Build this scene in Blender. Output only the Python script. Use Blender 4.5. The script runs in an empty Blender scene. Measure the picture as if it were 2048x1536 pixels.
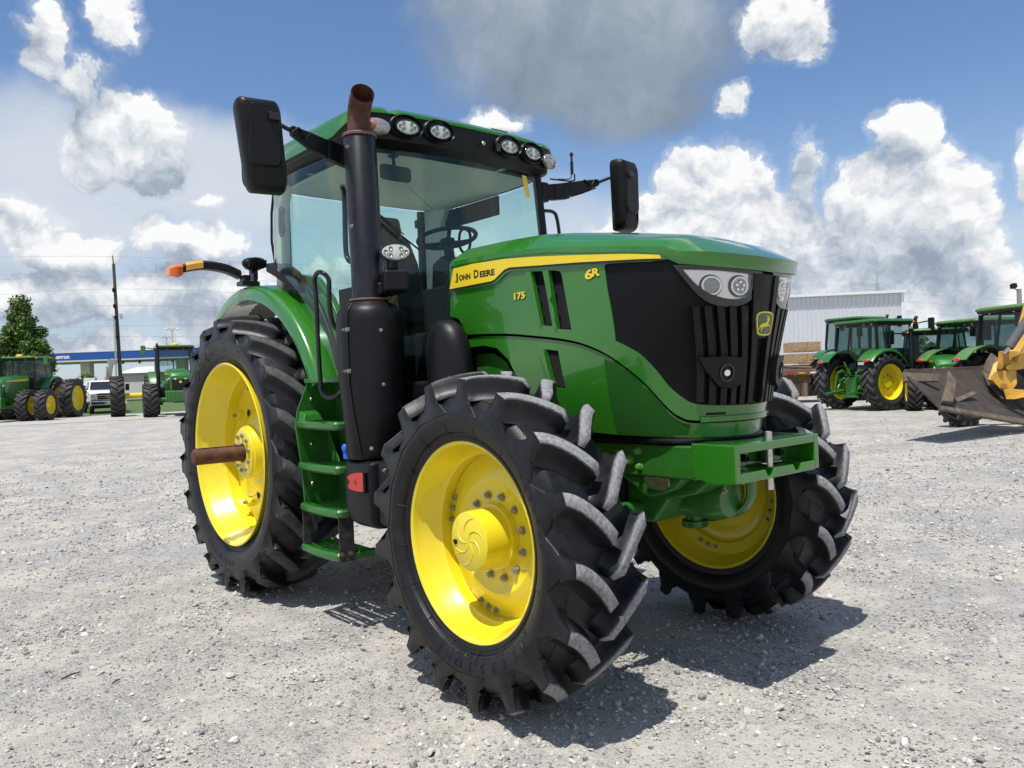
import bpy, bmesh, math, random
import numpy as np
from mathutils import Vector, Matrix, Euler
from mathutils.geometry import delaunay_2d_cdt
R = math.radians
PI = math.pi
random.seed(7)
scn = bpy.context.scene
COL = scn.collection

# ------------------------------------------------------------------ camera
cam_d = bpy.data.cameras.new('camera')
cam = bpy.data.objects.new('camera', cam_d); COL.objects.link(cam)
CP = Vector((5.5835, -3.1326, 1.4773)); YAW, PIT, ROL = 2.43554, -0.011716, -0.03608
FPX = 1565.19
_f = Vector((math.cos(PIT)*math.cos(YAW), math.cos(PIT)*math.sin(YAW), math.sin(PIT)))
_r0 = Vector((math.sin(YAW), -math.cos(YAW), 0)); _u0 = _r0.cross(_f)
_r = _r0*math.cos(ROL) + _u0*math.sin(ROL); _u = -_r0*math.sin(ROL) + _u0*math.cos(ROL)
cam.matrix_world = Matrix(((_r.x, _u.x, -_f.x, CP.x), (_r.y, _u.y, -_f.y, CP.y), (_r.z, _u.z, -_f.z, CP.z), (0, 0, 0, 1)))
cam_d.sensor_width = 36; cam_d.sensor_fit = 'HORIZONTAL'; cam_d.lens = FPX/2048*36
cam_d.clip_start = .05; cam_d.clip_end = 3000
scn.camera = cam
scn.view_settings.view_transform = 'Standard'; scn.view_settings.look = 'None'
scn.view_settings.exposure = 0.0; scn.view_settings.gamma = 1
scn.cycles.max_bounces = 6; scn.cycles.transparent_max_bounces = 12
scn.cycles.caustics_reflective = False; scn.cycles.caustics_refractive = False
scn.cycles.sample_clamp_indirect = 6

def gp(px, py, z=0.0):
    """ground point under a spot of the photograph"""
    d = _f + _r*((px-1024)/FPX) - _u*((py-768)/FPX)
    t = (z-CP.z)/d.z
    return CP + d*t
def dp(px, py, depth):
    d = _f + _r*((px-1024)/FPX) - _u*((py-768)/FPX)
    return CP + d*depth
def azel(px, py):
    d = (_f + _r*((px-1024)/FPX) - _u*((py-768)/FPX)).normalized()
    return math.atan2(d.y, d.x), math.asin(d.z)

# ------------------------------------------------------------------ sun and sky
SUNV = Vector((.125, -.35, 1)).normalized()
sun_d = bpy.data.lights.new('sun', 'SUN'); sun_d.energy = 5.0; sun_d.angle = R(.53); sun_d.color = (1, .955, .89)
sun = bpy.data.objects.new('sun', sun_d); COL.objects.link(sun)
sun.rotation_euler = (-SUNV).to_track_quat('-Z', 'Y').to_euler(); sun.location = SUNV*50

world = bpy.data.worlds.new('World'); scn.world = world; world.use_nodes = True
# clouds: soft blobs of cumulus in the direction sphere, broken up by fractal noise
class NT:
    def __init__(s, tree): s.t = tree; s.n = tree.nodes; s.l = tree.links
    def node(s, typ, **kw):
        n = s.n.new(typ)
        for k, v in kw.items(): setattr(n, k, v)
        return n
    def link(s, a, b): s.l.new(a, b)
    def inp(s, sock, v):
        if isinstance(v, bpy.types.NodeSocket): s.l.new(v, sock)
        elif v is not None: sock.default_value = v
    def math(s, op, a, b=None, c=None, clamp=False):
        n = s.node('ShaderNodeMath', operation=op, use_clamp=clamp)
        s.inp(n.inputs[0], a); s.inp(n.inputs[1], b)
        if c is not None: s.inp(n.inputs[2], c)
        return n.outputs[0]
    def vec(s, op, a, b=None, out=0):
        n = s.node('ShaderNodeVectorMath', operation=op)
        s.inp(n.inputs[0], a)
        if b is not None: s.inp(n.inputs['Scale'] if op == 'SCALE' else n.inputs[1], b)
        return n.outputs[1] if op in ('LENGTH', 'DOT_PRODUCT', 'DISTANCE') else n.outputs[0]
    def comb(s, x, y, z):
        n = s.node('ShaderNodeCombineXYZ')
        for i, v in enumerate((x, y, z)): s.inp(n.inputs[i], v)
        return n.outputs[0]
    def smooth(s, v, a, b, lo=0., hi=1.):
        n = s.node('ShaderNodeMapRange', interpolation_type='SMOOTHSTEP')
        s.inp(n.inputs[0], v)
        for i, q in enumerate((a, b, lo, hi)): s.inp(n.inputs[1+i], q)
        return n.outputs[0]
    def lin(s, v, a, b, lo=0., hi=1.):
        n = s.node('ShaderNodeMapRange')
        s.inp(n.inputs[0], v)
        for i, q in enumerate((a, b, lo, hi)): s.inp(n.inputs[1+i], q)
        return n.outputs[0]
    def noise(s, v, scale, detail=4, rough=.5, dist=0., out='Fac', dim='3D', lac=2.):
        n = s.node('ShaderNodeTexNoise', noise_dimensions=dim)
        if v is not None: s.link(v, n.inputs['Vector'])
        n.inputs['Scale'].default_value = scale; n.inputs['Detail'].default_value = detail
        n.inputs['Roughness'].default_value = rough; n.inputs['Distortion'].default_value = dist
        n.inputs['Lacunarity'].default_value = lac
        return n.outputs[out]
    def mix(s, f, a, b, mode='MIX'):
        n = s.node('ShaderNodeMix', data_type='RGBA', blend_type=mode)
        s.inp(n.inputs[0], f); s.inp(n.inputs[6], a); s.inp(n.inputs[7], b)
        return n.outputs[2]
    def ramp(s, f, stops):
        n = s.node('ShaderNodeValToRGB'); r = n.color_ramp
        while len(r.elements) < len(stops): r.elements.new(.5)
        for e, (p, c) in zip(r.elements, stops): e.position = p; e.color = (*c, 1) if len(c) == 3 else c
        s.inp(n.inputs[0], f); return n.outputs[0]

def B(px, py, rx, ry, k=1.0):
    """a cloud lump: where it stands in the sky and how wide it spreads"""
    a, e = azel(px, py); a2, _ = azel(px+rx, py); _, e2 = azel(px, py-ry)
    return ((a-YAW+PI) % (2*PI)-PI, e, abs(a2-a), abs(e2-e), k)
PUFFS = [  # cumulus heads
 B(1430,385,120,110), B(1350,520,190,120), B(1470,500,150,140), B(1560,470,90,90), B(1640,600,210,110), B(1230,530,110,60,.9), B(1300,440,60,60,.8),
 B(1815,265,80,65), B(1760,390,120,90), B(1860,380,110,110), B(1900,460,110,110), B(1945,560,90,90), B(1740,520,200,110), B(1800,620,240,80), B(2065,330,50,80,.9), B(2010,600,90,50),
 B(1570,55,100,90,.84), B(1600,115,60,35,.66), B(1466,190,40,40,.60), B(1610,345,40,110,.60), B(1640,330,30,60,.5), B(985,245,80,45,.68),
 B(250,255,110,80), B(300,320,80,70), B(190,300,70,60,.8), B(95,70,64,95,.64), B(90,130,60,40,.68), B(235,40,60,80,.64), B(150,160,90,80,.55),
 B(400,490,110,45,.9), B(310,470,60,45,.85), B(150,510,110,50,.85), B(40,450,110,70,.75), B(430,590,200,70,.8), B(110,600,220,70,.8), B(410,415,40,18,.6), B(900,560,500,90,.7),
 B(1900,690,260,45,.72), B(1650,690,200,40,.7), B(330,700,330,40,.66), B(60,700,200,45,.66), B(430,650,140,40,.66)]
GREYC = [B(1180,90,300,140), B(1030,15,190,70,.85), B(1260,200,160,80,.95), B(1330,50,80,80,.7), B(1400,10,70,30,.5)]   # the big flat-lit cloud overhead
SHADE = [  # shaded undersides
 B(325,368,100,50,.8), B(250,345,110,35,.6), B(150,215,90,60,.75), B(1580,118,80,30,.6), B(980,270,70,20,.5),
 B(1430,600,190,70,.66), B(1560,560,90,50,.66), B(1790,545,180,70,.75), B(1700,470,60,60,.62), B(1660,650,420,50,.5), B(1780,300,85,35,.55), B(1615,380,60,90,.75),
 B(420,540,170,32,.7), B(110,550,170,32,.65), B(300,640,320,40,.6), B(410,425,60,14,.7), B(20,400,80,40,.6), B(1850,650,260,30,.45), B(330,690,300,20,.55)]
VEIL = [B(230,330,440,130), B(60,430,330,120), B(500,400,240,100,.9), B(900,480,700,110,.7), B(1200,560,900,110,.8)]
def mask(t, p, blobs):
    acc = None
    for a, e, ra, re, k in blobs:
        q = t.vec('MULTIPLY_ADD', p, (1/ra, 1/re, 0)); q.node.inputs[2].default_value = (-a/ra, -e/re, 0)
        m = t.math('MULTIPLY_ADD', t.vec('DOT_PRODUCT', q, q), -.55*k, k)
        acc = m if acc is None else t.math('MAXIMUM', acc, m)
    return acc
wt = NT(world.node_tree); world.node_tree.nodes.clear()
tc = wt.node('ShaderNodeTexCoord')
sep = wt.node('ShaderNodeSeparateXYZ'); wt.link(tc.outputs['Generated'], sep.inputs[0])
vx = wt.vec('DOT_PRODUCT', tc.outputs['Generated'], (math.cos(YAW), math.sin(YAW), 0))
vy = wt.vec('DOT_PRODUCT', tc.outputs['Generated'], (-math.sin(YAW), math.cos(YAW), 0))
az = wt.math('ARCTAN2', vy, vx); el = wt.math('ARCSINE', sep.outputs[2])
P = wt.comb(az, el, 0)
CS = 9.0
def up(c): return wt.vec('SCALE', c, CS)
def clear_sky():
    sky = wt.node('ShaderNodeTexSky', sky_type='NISHITA'); sky.sun_disc = False
    sky.sun_elevation = math.asin(SUNV.z); sky.sun_rotation = math.atan2(SUNV.x, SUNV.y)
    sky.air_density = 1.0; sky.dust_density = .5; sky.ozone_density = 1.6; sky.altitude = 0
    c = wt.mix(1.0, sky.outputs[0], SKYGAIN, 'MULTIPLY')
    return wt.mix(wt.smooth(el, .34, -.02, 0, .62), c, up((.62, .72, .84)))
SKYGAIN = (1.05, 1.20, 1.38, 1)
CRAMP = [(0.0, (.34, .41, .52)), (.25, (.47, .54, .64)), (.50, (.66, .72, .80)), (.70, (.86, .895, .935)), (.95, (1.08, 1.085, 1.09))]
# --- the part of the sky round the view: every cloud bank where it stands
wn = wt.noise(P, 9, 5, .6, out='Color')
pw = wt.vec('ADD', P, wt.vec('SCALE', wt.vec('SUBTRACT', wn, (.5, .5, .5)), .075))
def puffs(p):
    vo = wt.node('ShaderNodeTexVoronoi', feature='F1'); wt.link(p, vo.inputs['Vector']); vo.inputs['Scale'].default_value = 26; vo.inputs['Detail'].default_value = 3.5; vo.inputs['Roughness'].default_value = .58; vo.normalize = True
    n = wt.noise(p, 30, 7, .62)
    return wt.math('ADD', wt.math('MULTIPLY', wt.math('SUBTRACT', .33, vo.outputs['Distance']), .55), wt.math('MULTIPLY', wt.math('SUBTRACT', n, .5), .75))
pu = wt.vec('ADD', pw, (-.004, .016, 0))
m0 = mask(wt, pw, PUFFS); n0 = puffs(pw); n1 = puffs(pu); m1 = mask(wt, wt.vec('ADD', pw, (-.01, .030, 0)), PUFFS)
def lobes(p):
    vo = wt.node('ShaderNodeTexVoronoi', feature='SMOOTH_F1'); wt.link(p, vo.inputs['Vector']); vo.inputs['Scale'].default_value = 13; vo.inputs['Smoothness'].default_value = .3; vo.normalize = True
    return wt.math('SUBTRACT', wt.math('MULTIPLY', wt.noise(p, 11, 3, .5), .8), wt.math('MULTIPLY', vo.outputs['Distance'], .9))
dl = wt.math('SUBTRACT', lobes(pw), lobes(wt.vec('ADD', pw, (-.010, .034, 0))))
d0 = wt.math('ADD', m0, n0)
alpha = wt.math('MAXIMUM', wt.smooth(d0, .41, .53), wt.smooth(d0, .22, .50, 0, .32))
df = wt.math('SUBTRACT', n0, n1); dm = wt.math('SUBTRACT', wt.math('MINIMUM', m0, .95), wt.math('MINIMUM', m1, .95))
sm_ = wt.math('ADD', mask(wt, pw, SHADE), wt.math('MULTIPLY', n0, .5))
sh = wt.math('ADD', wt.math('MULTIPLY', df, 1.6), wt.math('MULTIPLY', dm, .60))
sh = wt.math('ADD', wt.math('ADD', sh, .64), wt.math('MULTIPLY', dl, .85))
sh = wt.math('SUBTRACT', sh, wt.smooth(sm_, -.10, 1.25, 0, .50))
ccol = wt.ramp(sh, CRAMP)
ga = wt.smooth(wt.math('ADD', mask(wt, pw, GREYC), wt.math('MULTIPLY', n0, .35)), .02, .80, 0, .97)
gcol = wt.ramp(wt.math('ADD', wt.math('ADD', wt.noise(pw, 8, 5, .55), wt.lin(el, .30, .52, -.16, .16)), wt.math('MULTIPLY', n0, .2)), [(.28, (.25, .315, .40)), (.5, (.34, .41, .50)), (.78, (.56, .63, .71))])
vm = wt.math('ADD', mask(wt, pw, VEIL), wt.math('MULTIPLY', wt.math('SUBTRACT', wt.noise(pw, 6, 5, .55), .5), .7))
va = wt.smooth(vm, .0, 1.0, 0, .86)
base = clear_sky()
c = wt.mix(va, base, up((.80, .85, .905)))
c = wt.mix(ga, c, up(gcol))
c = wt.mix(alpha, c, up(ccol))
bgA = wt.node('ShaderNodeBackground'); wt.link(c, bgA.inputs[0]); bgA.inputs[1].default_value = .10
# --- the rest of the sky: the same broken cumulus, drawn by noise alone
g = tc.outputs['Generated']
nb = wt.noise(g, 3.2, 6, .58, .3)
cb = wt.smooth(wt.math('ADD', nb, wt.smooth(el, .9, .05, 0, .10)), .50, .62)
colb = wt.ramp(wt.noise(g, 7, 4, .6), [(.32, (.52, .58, .67)), (.62, (.95, .96, .98))])
cB = wt.mix(cb, clear_sky(), up(colb))
bgB = wt.node('ShaderNodeBackground'); wt.link(cB, bgB.inputs[0]); bgB.inputs[1].default_value = .10
inv = wt.math('MULTIPLY', wt.smooth(wt.math('ABSOLUTE', az), .82, .70), wt.smooth(el, .72, .60))
ms = wt.node('ShaderNodeMixShader'); wt.link(inv, ms.inputs[0]); wt.link(bgB.outputs[0], ms.inputs[1]); wt.link(bgA.outputs[0], ms.inputs[2])
wo = wt.node('ShaderNodeOutputWorld'); wt.link(ms.outputs[0], wo.inputs[0])
world.cycles.sampling_method = 'MANUAL'; world.cycles.sample_map_resolution = 256
# ------------------------------------------------------------------ helpers
def empty(name, loc=(0, 0, 0), rz=0.):
    o = bpy.data.objects.new(name, None); COL.objects.link(o)
    o.location = loc; o.rotation_euler = (0, 0, rz); o.empty_display_size = .2
    return o
def tag(o, label=None, cat=None, group=None, kind=None):
    if label: o['label'] = label
    if cat: o['category'] = cat
    if group: o['group'] = group
    if kind: o['kind'] = kind
    return o
def copy_tree(o, parent=None):
    c = o.copy(); COL.objects.link(c); c.parent = parent
    for ch in [q for q in o.children]: copy_tree(ch, c)
    return c
def cr(pts, n=6, closed=False):
    """Catmull-Rom through points of any dimension"""
    P = [tuple(p) for p in pts]; m = len(P); out = []
    rng = m if closed else m-1
    for i in range(rng):
        p0 = P[(i-1) % m] if closed or i > 0 else tuple(2*a-b for a, b in zip(P[0], P[1]))
        p1 = P[i]; p2 = P[(i+1) % m]
        p3 = P[(i+2) % m] if closed or i+2 < m else tuple(2*a-b for a, b in zip(P[-1], P[-2]))
        for k in range(n):
            t = k/n
            out.append(tuple(.5*(2*b+(c-a)*t+(2*a-5*b+4*c-d)*t*t+(3*b-a-3*c+d)*t**3) for a, b, c, d in zip(p0, p1, p2, p3)))
    if not closed: out.append(P[-1])
    return out
class MB:
    def __init__(s): s.v = []; s.f = []; s.m = []
    def add(s, vs, fs, mi=0):
        o = len(s.v); s.v += [tuple(v) for v in vs]
        s.f += [tuple(i+o for i in f) for f in fs]; s.m += [mi]*len(fs)
        return s
    def box(s, c, d, rot=None, mi=0, taper=None):
        """taper: scale of the top in x and y"""
        x, y, z = d[0]/2, d[1]/2, d[2]/2; tx, ty = taper or (1, 1)
        vs = [Vector(q) for q in ((-x, -y, -z), (x, -y, -z), (x, y, -z), (-x, y, -z), (-x*tx, -y*ty, z), (x*tx, -y*ty, z), (x*tx, y*ty, z), (-x*tx, y*ty, z))]
        if rot is not None:
            M = rot if isinstance(rot, Matrix) else Euler(rot).to_matrix()
            vs = [M @ q for q in vs]
        return s.add([q+Vector(c) for q in vs], [(0, 3, 2, 1), (4, 5, 6, 7), (0, 1, 5, 4), (1, 2, 6, 5), (2, 3, 7, 6), (3, 0, 4, 7)], mi)
    def bb(s, x0, x1, y0, y1, z0, z1, mi=0): return s.box(((x0+x1)/2, (y0+y1)/2, (z0+z1)/2), (abs(x1-x0), abs(y1-y0), abs(z1-z0)), None, mi)
    def loft(s, rings, closed=True, caps=True, mi=0, wrap=False):
        n = len(rings[0]); vs = [p for r in rings for p in r]; fs = []
        R_ = len(rings)
        for i in range(R_ if wrap else R_-1):
            a, b = i*n, ((i+1) % R_)*n
            for j in range(n if closed else n-1):
                k = (j+1) % n
                fs.append((a+j, a+k, b+k, b+j))
        if caps and closed and not wrap: fs += [tuple(range(n-1, -1, -1)), tuple((R_-1)*n+j for j in range(n))]
        return s.add(vs, fs, mi)
    def tube(s, path, r, n=10, caps=True, mi=0, closed=False, flat=1.):
        P = [Vector(p) for p in path]; m = len(P); rings = []
        up = Vector((0, 0, 1))
        t0 = (P[1]-P[0]).normalized()
        if abs(t0.dot(up)) > .95: up = Vector((0, 1, 0))
        nrm = (up-t0*up.dot(t0)).normalized()
        for i in range(m):
            if closed: t = (P[(i+1) % m]-P[i-1]).normalized()
            else: t = (P[min(i+1, m-1)]-P[max(i-1, 0)]).normalized()
            nrm = (nrm-t*nrm.dot(t)); nrm.normalize(); b = t.cross(nrm)
            rr = r[i] if isinstance(r, (list, tuple)) else r
            rings.append([P[i]+nrm*(rr*math.cos(2*PI*k/n))+b*(rr*flat*math.sin(2*PI*k/n)) for k in range(n)])
        return s.loft(rings, True, caps and not closed, mi, wrap=closed)
    def cyl(s, a, b, r, n=16, r2=None, mi=0): return s.tube([a, b], [r, r if r2 is None else r2], n, True, mi)
    def lathe(s, prof, n=48, c=(0, 0, 0), axis='y', mi=0, closed_prof=False, caps=False, a0=0., a1=2*PI):
        """prof: (axial, radius) pairs"""
        rings = []; full = abs(a1-a0-2*PI) < 1e-6
        cnt = n if full else n+1
        for k in range(cnt):
            t = a0+(a1-a0)*k/n; cs, sn = math.cos(t), math.sin(t); ring = []
            for a, r in prof:
                p = {'y': (r*cs, a, r*sn), 'x': (a, r*cs, r*sn), 'z': (r*cs, r*sn, a)}[axis]
                ring.append((p[0]+c[0], p[1]+c[1], p[2]+c[2]))
            rings.append(ring)
        return s.loft(rings, closed_prof, False, mi, wrap=full)
    def prism(s, poly, plane, a, b, mi=0):
        """poly in a coordinate plane, extruded between a and b on the third axis"""
        def P(u, v, w): return {'xz': (u, w, v), 'xy': (u, v, w), 'yz': (w, u, v)}[plane]
        n = len(poly)
        return s.add([P(u, v, a) for u, v in poly]+[P(u, v, b) for u, v in poly],
                     [tuple(range(n)), tuple(range(2*n-1, n-1, -1))]+[(i, i+n, (i+1) % n+n, (i+1) % n) for i in range(n)], mi)
    def sphere(s, c, r, n=16, m=8, mi=0, z0=-1., z1=1.):
        rx, ry, rz = r if isinstance(r, (list, tuple)) else (r, r, r)
        rings = []
        for i in range(m+1):
            ph = math.asin(max(-1, min(1, z0)))+(math.asin(min(1, z1))-math.asin(max(-1, z0)))*i/m
            rings.append([(c[0]+rx*math.cos(ph)*math.cos(2*PI*k/n), c[1]+ry*math.cos(ph)*math.sin(2*PI*k/n), c[2]+rz*math.sin(ph)) for k in range(n)])
        return s.loft(rings, True, True, mi)
    def xf(s, M, start=0):
        s.v[start:] = [tuple(M @ Vector(v)) for v in s.v[start:]]; return s
    def build(s, name, mats, parent=None, smooth=38, bevel=0., seg=2, loc=None, fix=True, merge=False):
        me = bpy.data.meshes.new(name)
        me.from_pydata(s.v, [], s.f)
        if not isinstance(mats, (list, tuple)): mats = [mats]
        for m in mats: me.materials.append(m)
        if len(mats) > 1: me.polygons.foreach_set('material_index', s.m)
        if fix or merge:
            bm = bmesh.new(); bm.from_mesh(me)
            if merge: bmesh.ops.remove_doubles(bm, verts=bm.verts, dist=1e-5)
            if fix: bmesh.ops.recalc_face_normals(bm, faces=bm.faces)
            bm.to_mesh(me); bm.free()
        me.polygons.foreach_set('use_smooth', [True]*len(me.polygons))
        o = bpy.data.objects.new(name, me); COL.objects.link(o)
        if bevel:
            b = o.modifiers.new('bevel', 'BEVEL'); b.width = bevel; b.segments = seg; b.limit_method = 'ANGLE'; b.angle_limit = R(33); b.harden_normals = True
        else: me.set_sharp_from_angle(angle=R(smooth))
        me.update()
        if parent: o.parent = parent
        if loc: o.location = loc
        return o
def part(name, mats, parent, fn, **kw):
    m = MB(); fn(m); return m.build(name, mats, parent, **kw)
def rrect(w, h, r, n=4):
    out = []
    for cx, cy, a in ((w/2-r, h/2-r, 0), (-w/2+r, h/2-r, 90), (-w/2+r, -h/2+r, 180), (w/2-r, -h/2+r, 270)):
        for k in range(n+1):
            t = R(a+90*k/n); out.append((cx+r*math.cos(t), cy+r*math.sin(t)))
    return out
def inside(p, poly):
    x, y = p; c = False; j = len(poly)-1
    for i in range(len(poly)):
        xi, yi = poly[i]; xj, yj = poly[j]
        if (yi > y) != (yj > y) and x < (xj-xi)*(y-yi)/(yj-yi)+xi: c = not c
        j = i
    return c
def sheet(poly, S, du, dv, t0, t1, holes=(), mi=0, mb=None):
    """a plate cut to an outline, bent over the surface S(u, v, offset), from offset t0 to t1"""
    def dens(pl):
        o = []
        for i, a in enumerate(pl):
            b = pl[(i+1) % len(pl)]
            n = max(1, int(max(abs(b[0]-a[0])/du, abs(b[1]-a[1])/dv)+.5))
            o += [(a[0]+(b[0]-a[0])*k/n, a[1]+(b[1]-a[1])*k/n) for k in range(n)]
        return o
    loops = [dens(poly)]+[dens(h) for h in holes]
    vs = []; es = []
    for l in loops:
        o = len(vs); vs += l; es += [(o+i, o+(i+1) % len(l)) for i in range(len(l))]
    us = [p[0] for p in poly]; ws = [p[1] for p in poly]
    i0, i1 = min(us), max(us); j0, j1 = min(ws), max(ws)
    nu, nv = int((i1-i0)/du), int((j1-j0)/dv)
    for i in range(1, nu):
        for j in range(1, nv):
            p = (i0+(i1-i0)*i/nu, j0+(j1-j0)*j/nv)
            if inside(p, poly) and not any(inside(p, h) for h in holes):
                if min((p[0]-q[0])**2/du**2+(p[1]-q[1])**2/dv**2 for q in vs[:len(es)]) > .12: vs.append(p)
    V, E, F, _, _, _ = delaunay_2d_cdt([Vector(p) for p in vs], es, [], 0, 1e-6)
    fs = []
    for f in F:
        c = (sum(V[i].x for i in f)/len(f), sum(V[i].y for i in f)/len(f))
        if inside(c, poly) and not any(inside(c, h) for h in holes): fs.append(tuple(f))
    mb = mb or MB(); n = len(V)
    top = [S(p.x, p.y, t1) for p in V]; bot = [S(p.x, p.y, t0) for p in V]
    cnt = {}
    for f in fs:
        for k in range(len(f)):
            e = (f[k], f[(k+1) % len(f)]); cnt[e] = cnt.get(e, 0)+1
    rim = [(e[1], e[0], e[0]+n, e[1]+n) for e in cnt if (e[1], e[0]) not in cnt]
    mb.add(top+bot, fs+[tuple(i+n for i in reversed(f)) for f in fs]+rim, mi)
    return mb
def flatS(o, eu, ev, en):
    o, eu, ev, en = Vector(o), Vector(eu), Vector(ev), Vector(en)
    return lambda u, v, t: tuple(o+eu*u+ev*v+en*t)
def text_mesh(body, size, offset=0., spacing=1.0, shear=0.):
    """outline polygons of lettering as triangles in the plane"""
    cu = bpy.data.curves.new('lettering', 'FONT'); cu.body = body; cu.size = size; cu.offset = offset; cu.space_character = spacing
    cu.resolution_u = 3; cu.shear = shear; cu.align_x = 'LEFT'
    o = bpy.data.objects.new('lettering', cu); COL.objects.link(o)
    dg_ = bpy.context.evaluated_depsgraph_get(); me = bpy.data.meshes.new_from_object(o.evaluated_get(dg_))
    vs = [(v.co.x, v.co.y) for v in me.vertices]; fs = [tuple(p.vertices) for p in me.polygons]
    bpy.data.objects.remove(o); bpy.data.curves.remove(cu); bpy.data.meshes.remove(me)
    return vs, fs
def lettering(mb, body, S, u0, v0, height, width=None, t=.001, mi=0, offset=0., mirror=1, spacing=1.0, shear=0., depth=0.):
    vs, fs = text_mesh(body, 1.0, offset, spacing, shear)
    x0 = min(v[0] for v in vs); x1 = max(v[0] for v in vs); y0 = min(v[1] for v in vs); y1 = max(v[1] for v in vs)
    ky = height/(y1-y0); kx = width/(x1-x0) if width else ky
    P = [(u0+mirror*(x-x0)*kx, v0+(y-y0)*ky) for x, y in vs]
    mb.add([S(a, b, t) for a, b in P], fs, mi)
    if depth:
        cnt = {}
        for f in fs:
            for k in range(len(f)): cnt[(f[k], f[(k+1) % len(f)])] = 1
        n = len(P); mb.add([S(a, b, t) for a, b in P]+[S(a, b, t-depth) for a, b in P], [(e[0], e[1], e[1]+n, e[0]+n) for e in cnt if (e[1], e[0]) not in cnt], mi)
    return mb

# ------------------------------------------------------------------ materials
MATS = {}
def mat(name, col, rough=.5, metal=0., coat=0., spec=.5, vary=0., vscale=6., dust=0., dustcol=(.42, .40, .36), bump=0., bscale=60., emit=None, alpha=None, rvar=0., coatr=.05):
    if name in MATS: return MATS[name]
    m = bpy.data.materials.new(name); m.use_nodes = True; t = NT(m.node_tree)
    p = t.n['Principled BSDF']
    p.inputs['Base Color'].default_value = (*col, 1); p.inputs['Roughness'].default_value = rough; p.inputs['Metallic'].default_value = metal
    p.inputs['Coat Weight'].default_value = coat; p.inputs['Coat Roughness'].default_value = coatr; p.inputs['Specular IOR Level'].default_value = spec
    tc = t.node('ShaderNodeTexCoord').outputs['Object']
    c = None
    if vary:
        n = t.noise(tc, vscale, 5, .6)
        c = t.mix(t.lin(n, .3, .7), tuple(v*(1-vary) for v in col)+(1,), tuple(min(1, v*(1+vary)) for v in col)+(1,))
    if dust:
        geo = t.node('ShaderNodeNewGeometry'); s_ = t.node('ShaderNodeSeparateXYZ'); t.link(geo.outputs['Normal'], s_.inputs[0])
        n = t.noise(tc, 14, 6, .65); n2 = t.noise(tc, 90, 3, .6)
        a = t.math('MULTIPLY', t.smooth(n, .42, .78), dust)
        a = t.math('ADD', a, t.math('MULTIPLY', t.smooth(n2, .62, .8), dust*.6), clamp=True)
        c = t.mix(a, c if c is not None else (*col, 1), (*dustcol, 1))
        t.link(t.lin(a, 0, 1, rough, min(1, rough+.35)), p.inputs['Roughness'])
    elif rvar:
        t.link(t.lin(t.noise(tc, 9, 5, .6), .3, .7, rough-rvar, rough+rvar), p.inputs['Roughness'])
    if c is not None: t.link(c, p.inputs['Base Color'])
    if bump:
        b = t.node('ShaderNodeBump'); b.inputs['Strength'].default_value = bump; b.inputs['Distance'].default_value = .004
        t.link(t.noise(tc, bscale, 4, .6), b.inputs['Height']); t.link(b.outputs[0], p.inputs['Normal'])
    if emit: p.inputs['Emission Color'].default_value = (*emit[:3], 1); p.inputs['Emission Strength'].default_value = emit[3]
    MATS[name] = m; return m
def glassmat(name, tint, refl=1.0, rough=0.0, ior=1.5):
    """thin pane: tinted see-through plus mirror by Fresnel"""
    m = bpy.data.materials.new(name); m.use_nodes = True; t = NT(m.node_tree); t.n.clear()
    tr = t.node('ShaderNodeBsdfTransparent'); tr.inputs[0].default_value = (*tint, 1)
    gl = t.node('ShaderNodeBsdfGlossy'); gl.inputs[0].default_value = (refl, refl, refl, 1); gl.inputs['Roughness'].default_value = rough
    geo = t.node('ShaderNodeNewGeometry')
    cs = t.math('ABSOLUTE', t.vec('DOT_PRODUCT', geo.outputs['Incoming'], geo.outputs['Normal']))
    fr = t.math('MULTIPLY_ADD', t.math('POWER', t.math('SUBTRACT', 1.0, cs, clamp=True), 5.0), .96, .032)
    mx = t.node('ShaderNodeMixShader'); t.link(fr, mx.inputs[0]); t.link(tr.outputs[0], mx.inputs[1]); t.link(gl.outputs[0], mx.inputs[2])
    o = t.node('ShaderNodeOutputMaterial'); t.link(mx.outputs[0], o.inputs[0])
    MATS[name] = m; return m
GREEN = mat('green_paint', (.022, .162, .009), .28, coat=1.0, spec=.40, vary=.04, vscale=3, dust=.015, coatr=.02)
GREEN_D = mat('green_chassis_paint', (.018, .130, .012), .40, coat=.35, vary=.10, vscale=8, dust=.05)
GREEN_M = mat('green_mesh_paint', (.016, .125, .016), .42, coat=.3)
YELLOW = mat('yellow_paint', (.79, .635, .018), .30, coat=.6, vary=.03, vscale=4, dust=.10, dustcol=(.50, .40, .10))
YDECAL = mat('yellow_decal', (.83, .62, .02), .35, coat=.3)
BDECAL = mat('black_decal', (.012, .012, .012), .35)
RUBBER = mat('rubber', (.0085, .0088, .0105), .40, spec=.34, vary=.25, vscale=5, dust=.20, dustcol=(.060, .060, .062), bump=.22, bscale=110)
LUGTOP = mat('worn_rubber', (.25, .25, .252), .9, vary=.45, vscale=60, dust=.16, dustcol=(.06, .06, .06), bump=.7, bscale=240)
LUGEDGE = mat('worn_rubber_edge', (.075, .075, .077), .8, vary=.8, vscale=50, bump=.5, bscale=200)
LUGEDGE2 = mat('worn_rubber_edge_rear', (.026, .026, .027), .8, vary=.7, vscale=50)
LUGTOP2 = mat('worn_rubber_rear', (.060, .060, .060), .85, vary=.4, vscale=30, bump=.6, bscale=200)
RUBBER_B = mat('rubber_far', (.020, .020, .022), .62, vary=.3, vscale=3)
BLACKP = mat('black_plastic', (.0058, .0060, .0075), .42, spec=.26, vary=.15, vscale=10, dust=.03, dustcol=(.10, .10, .10), bump=.10, bscale=260)
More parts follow.
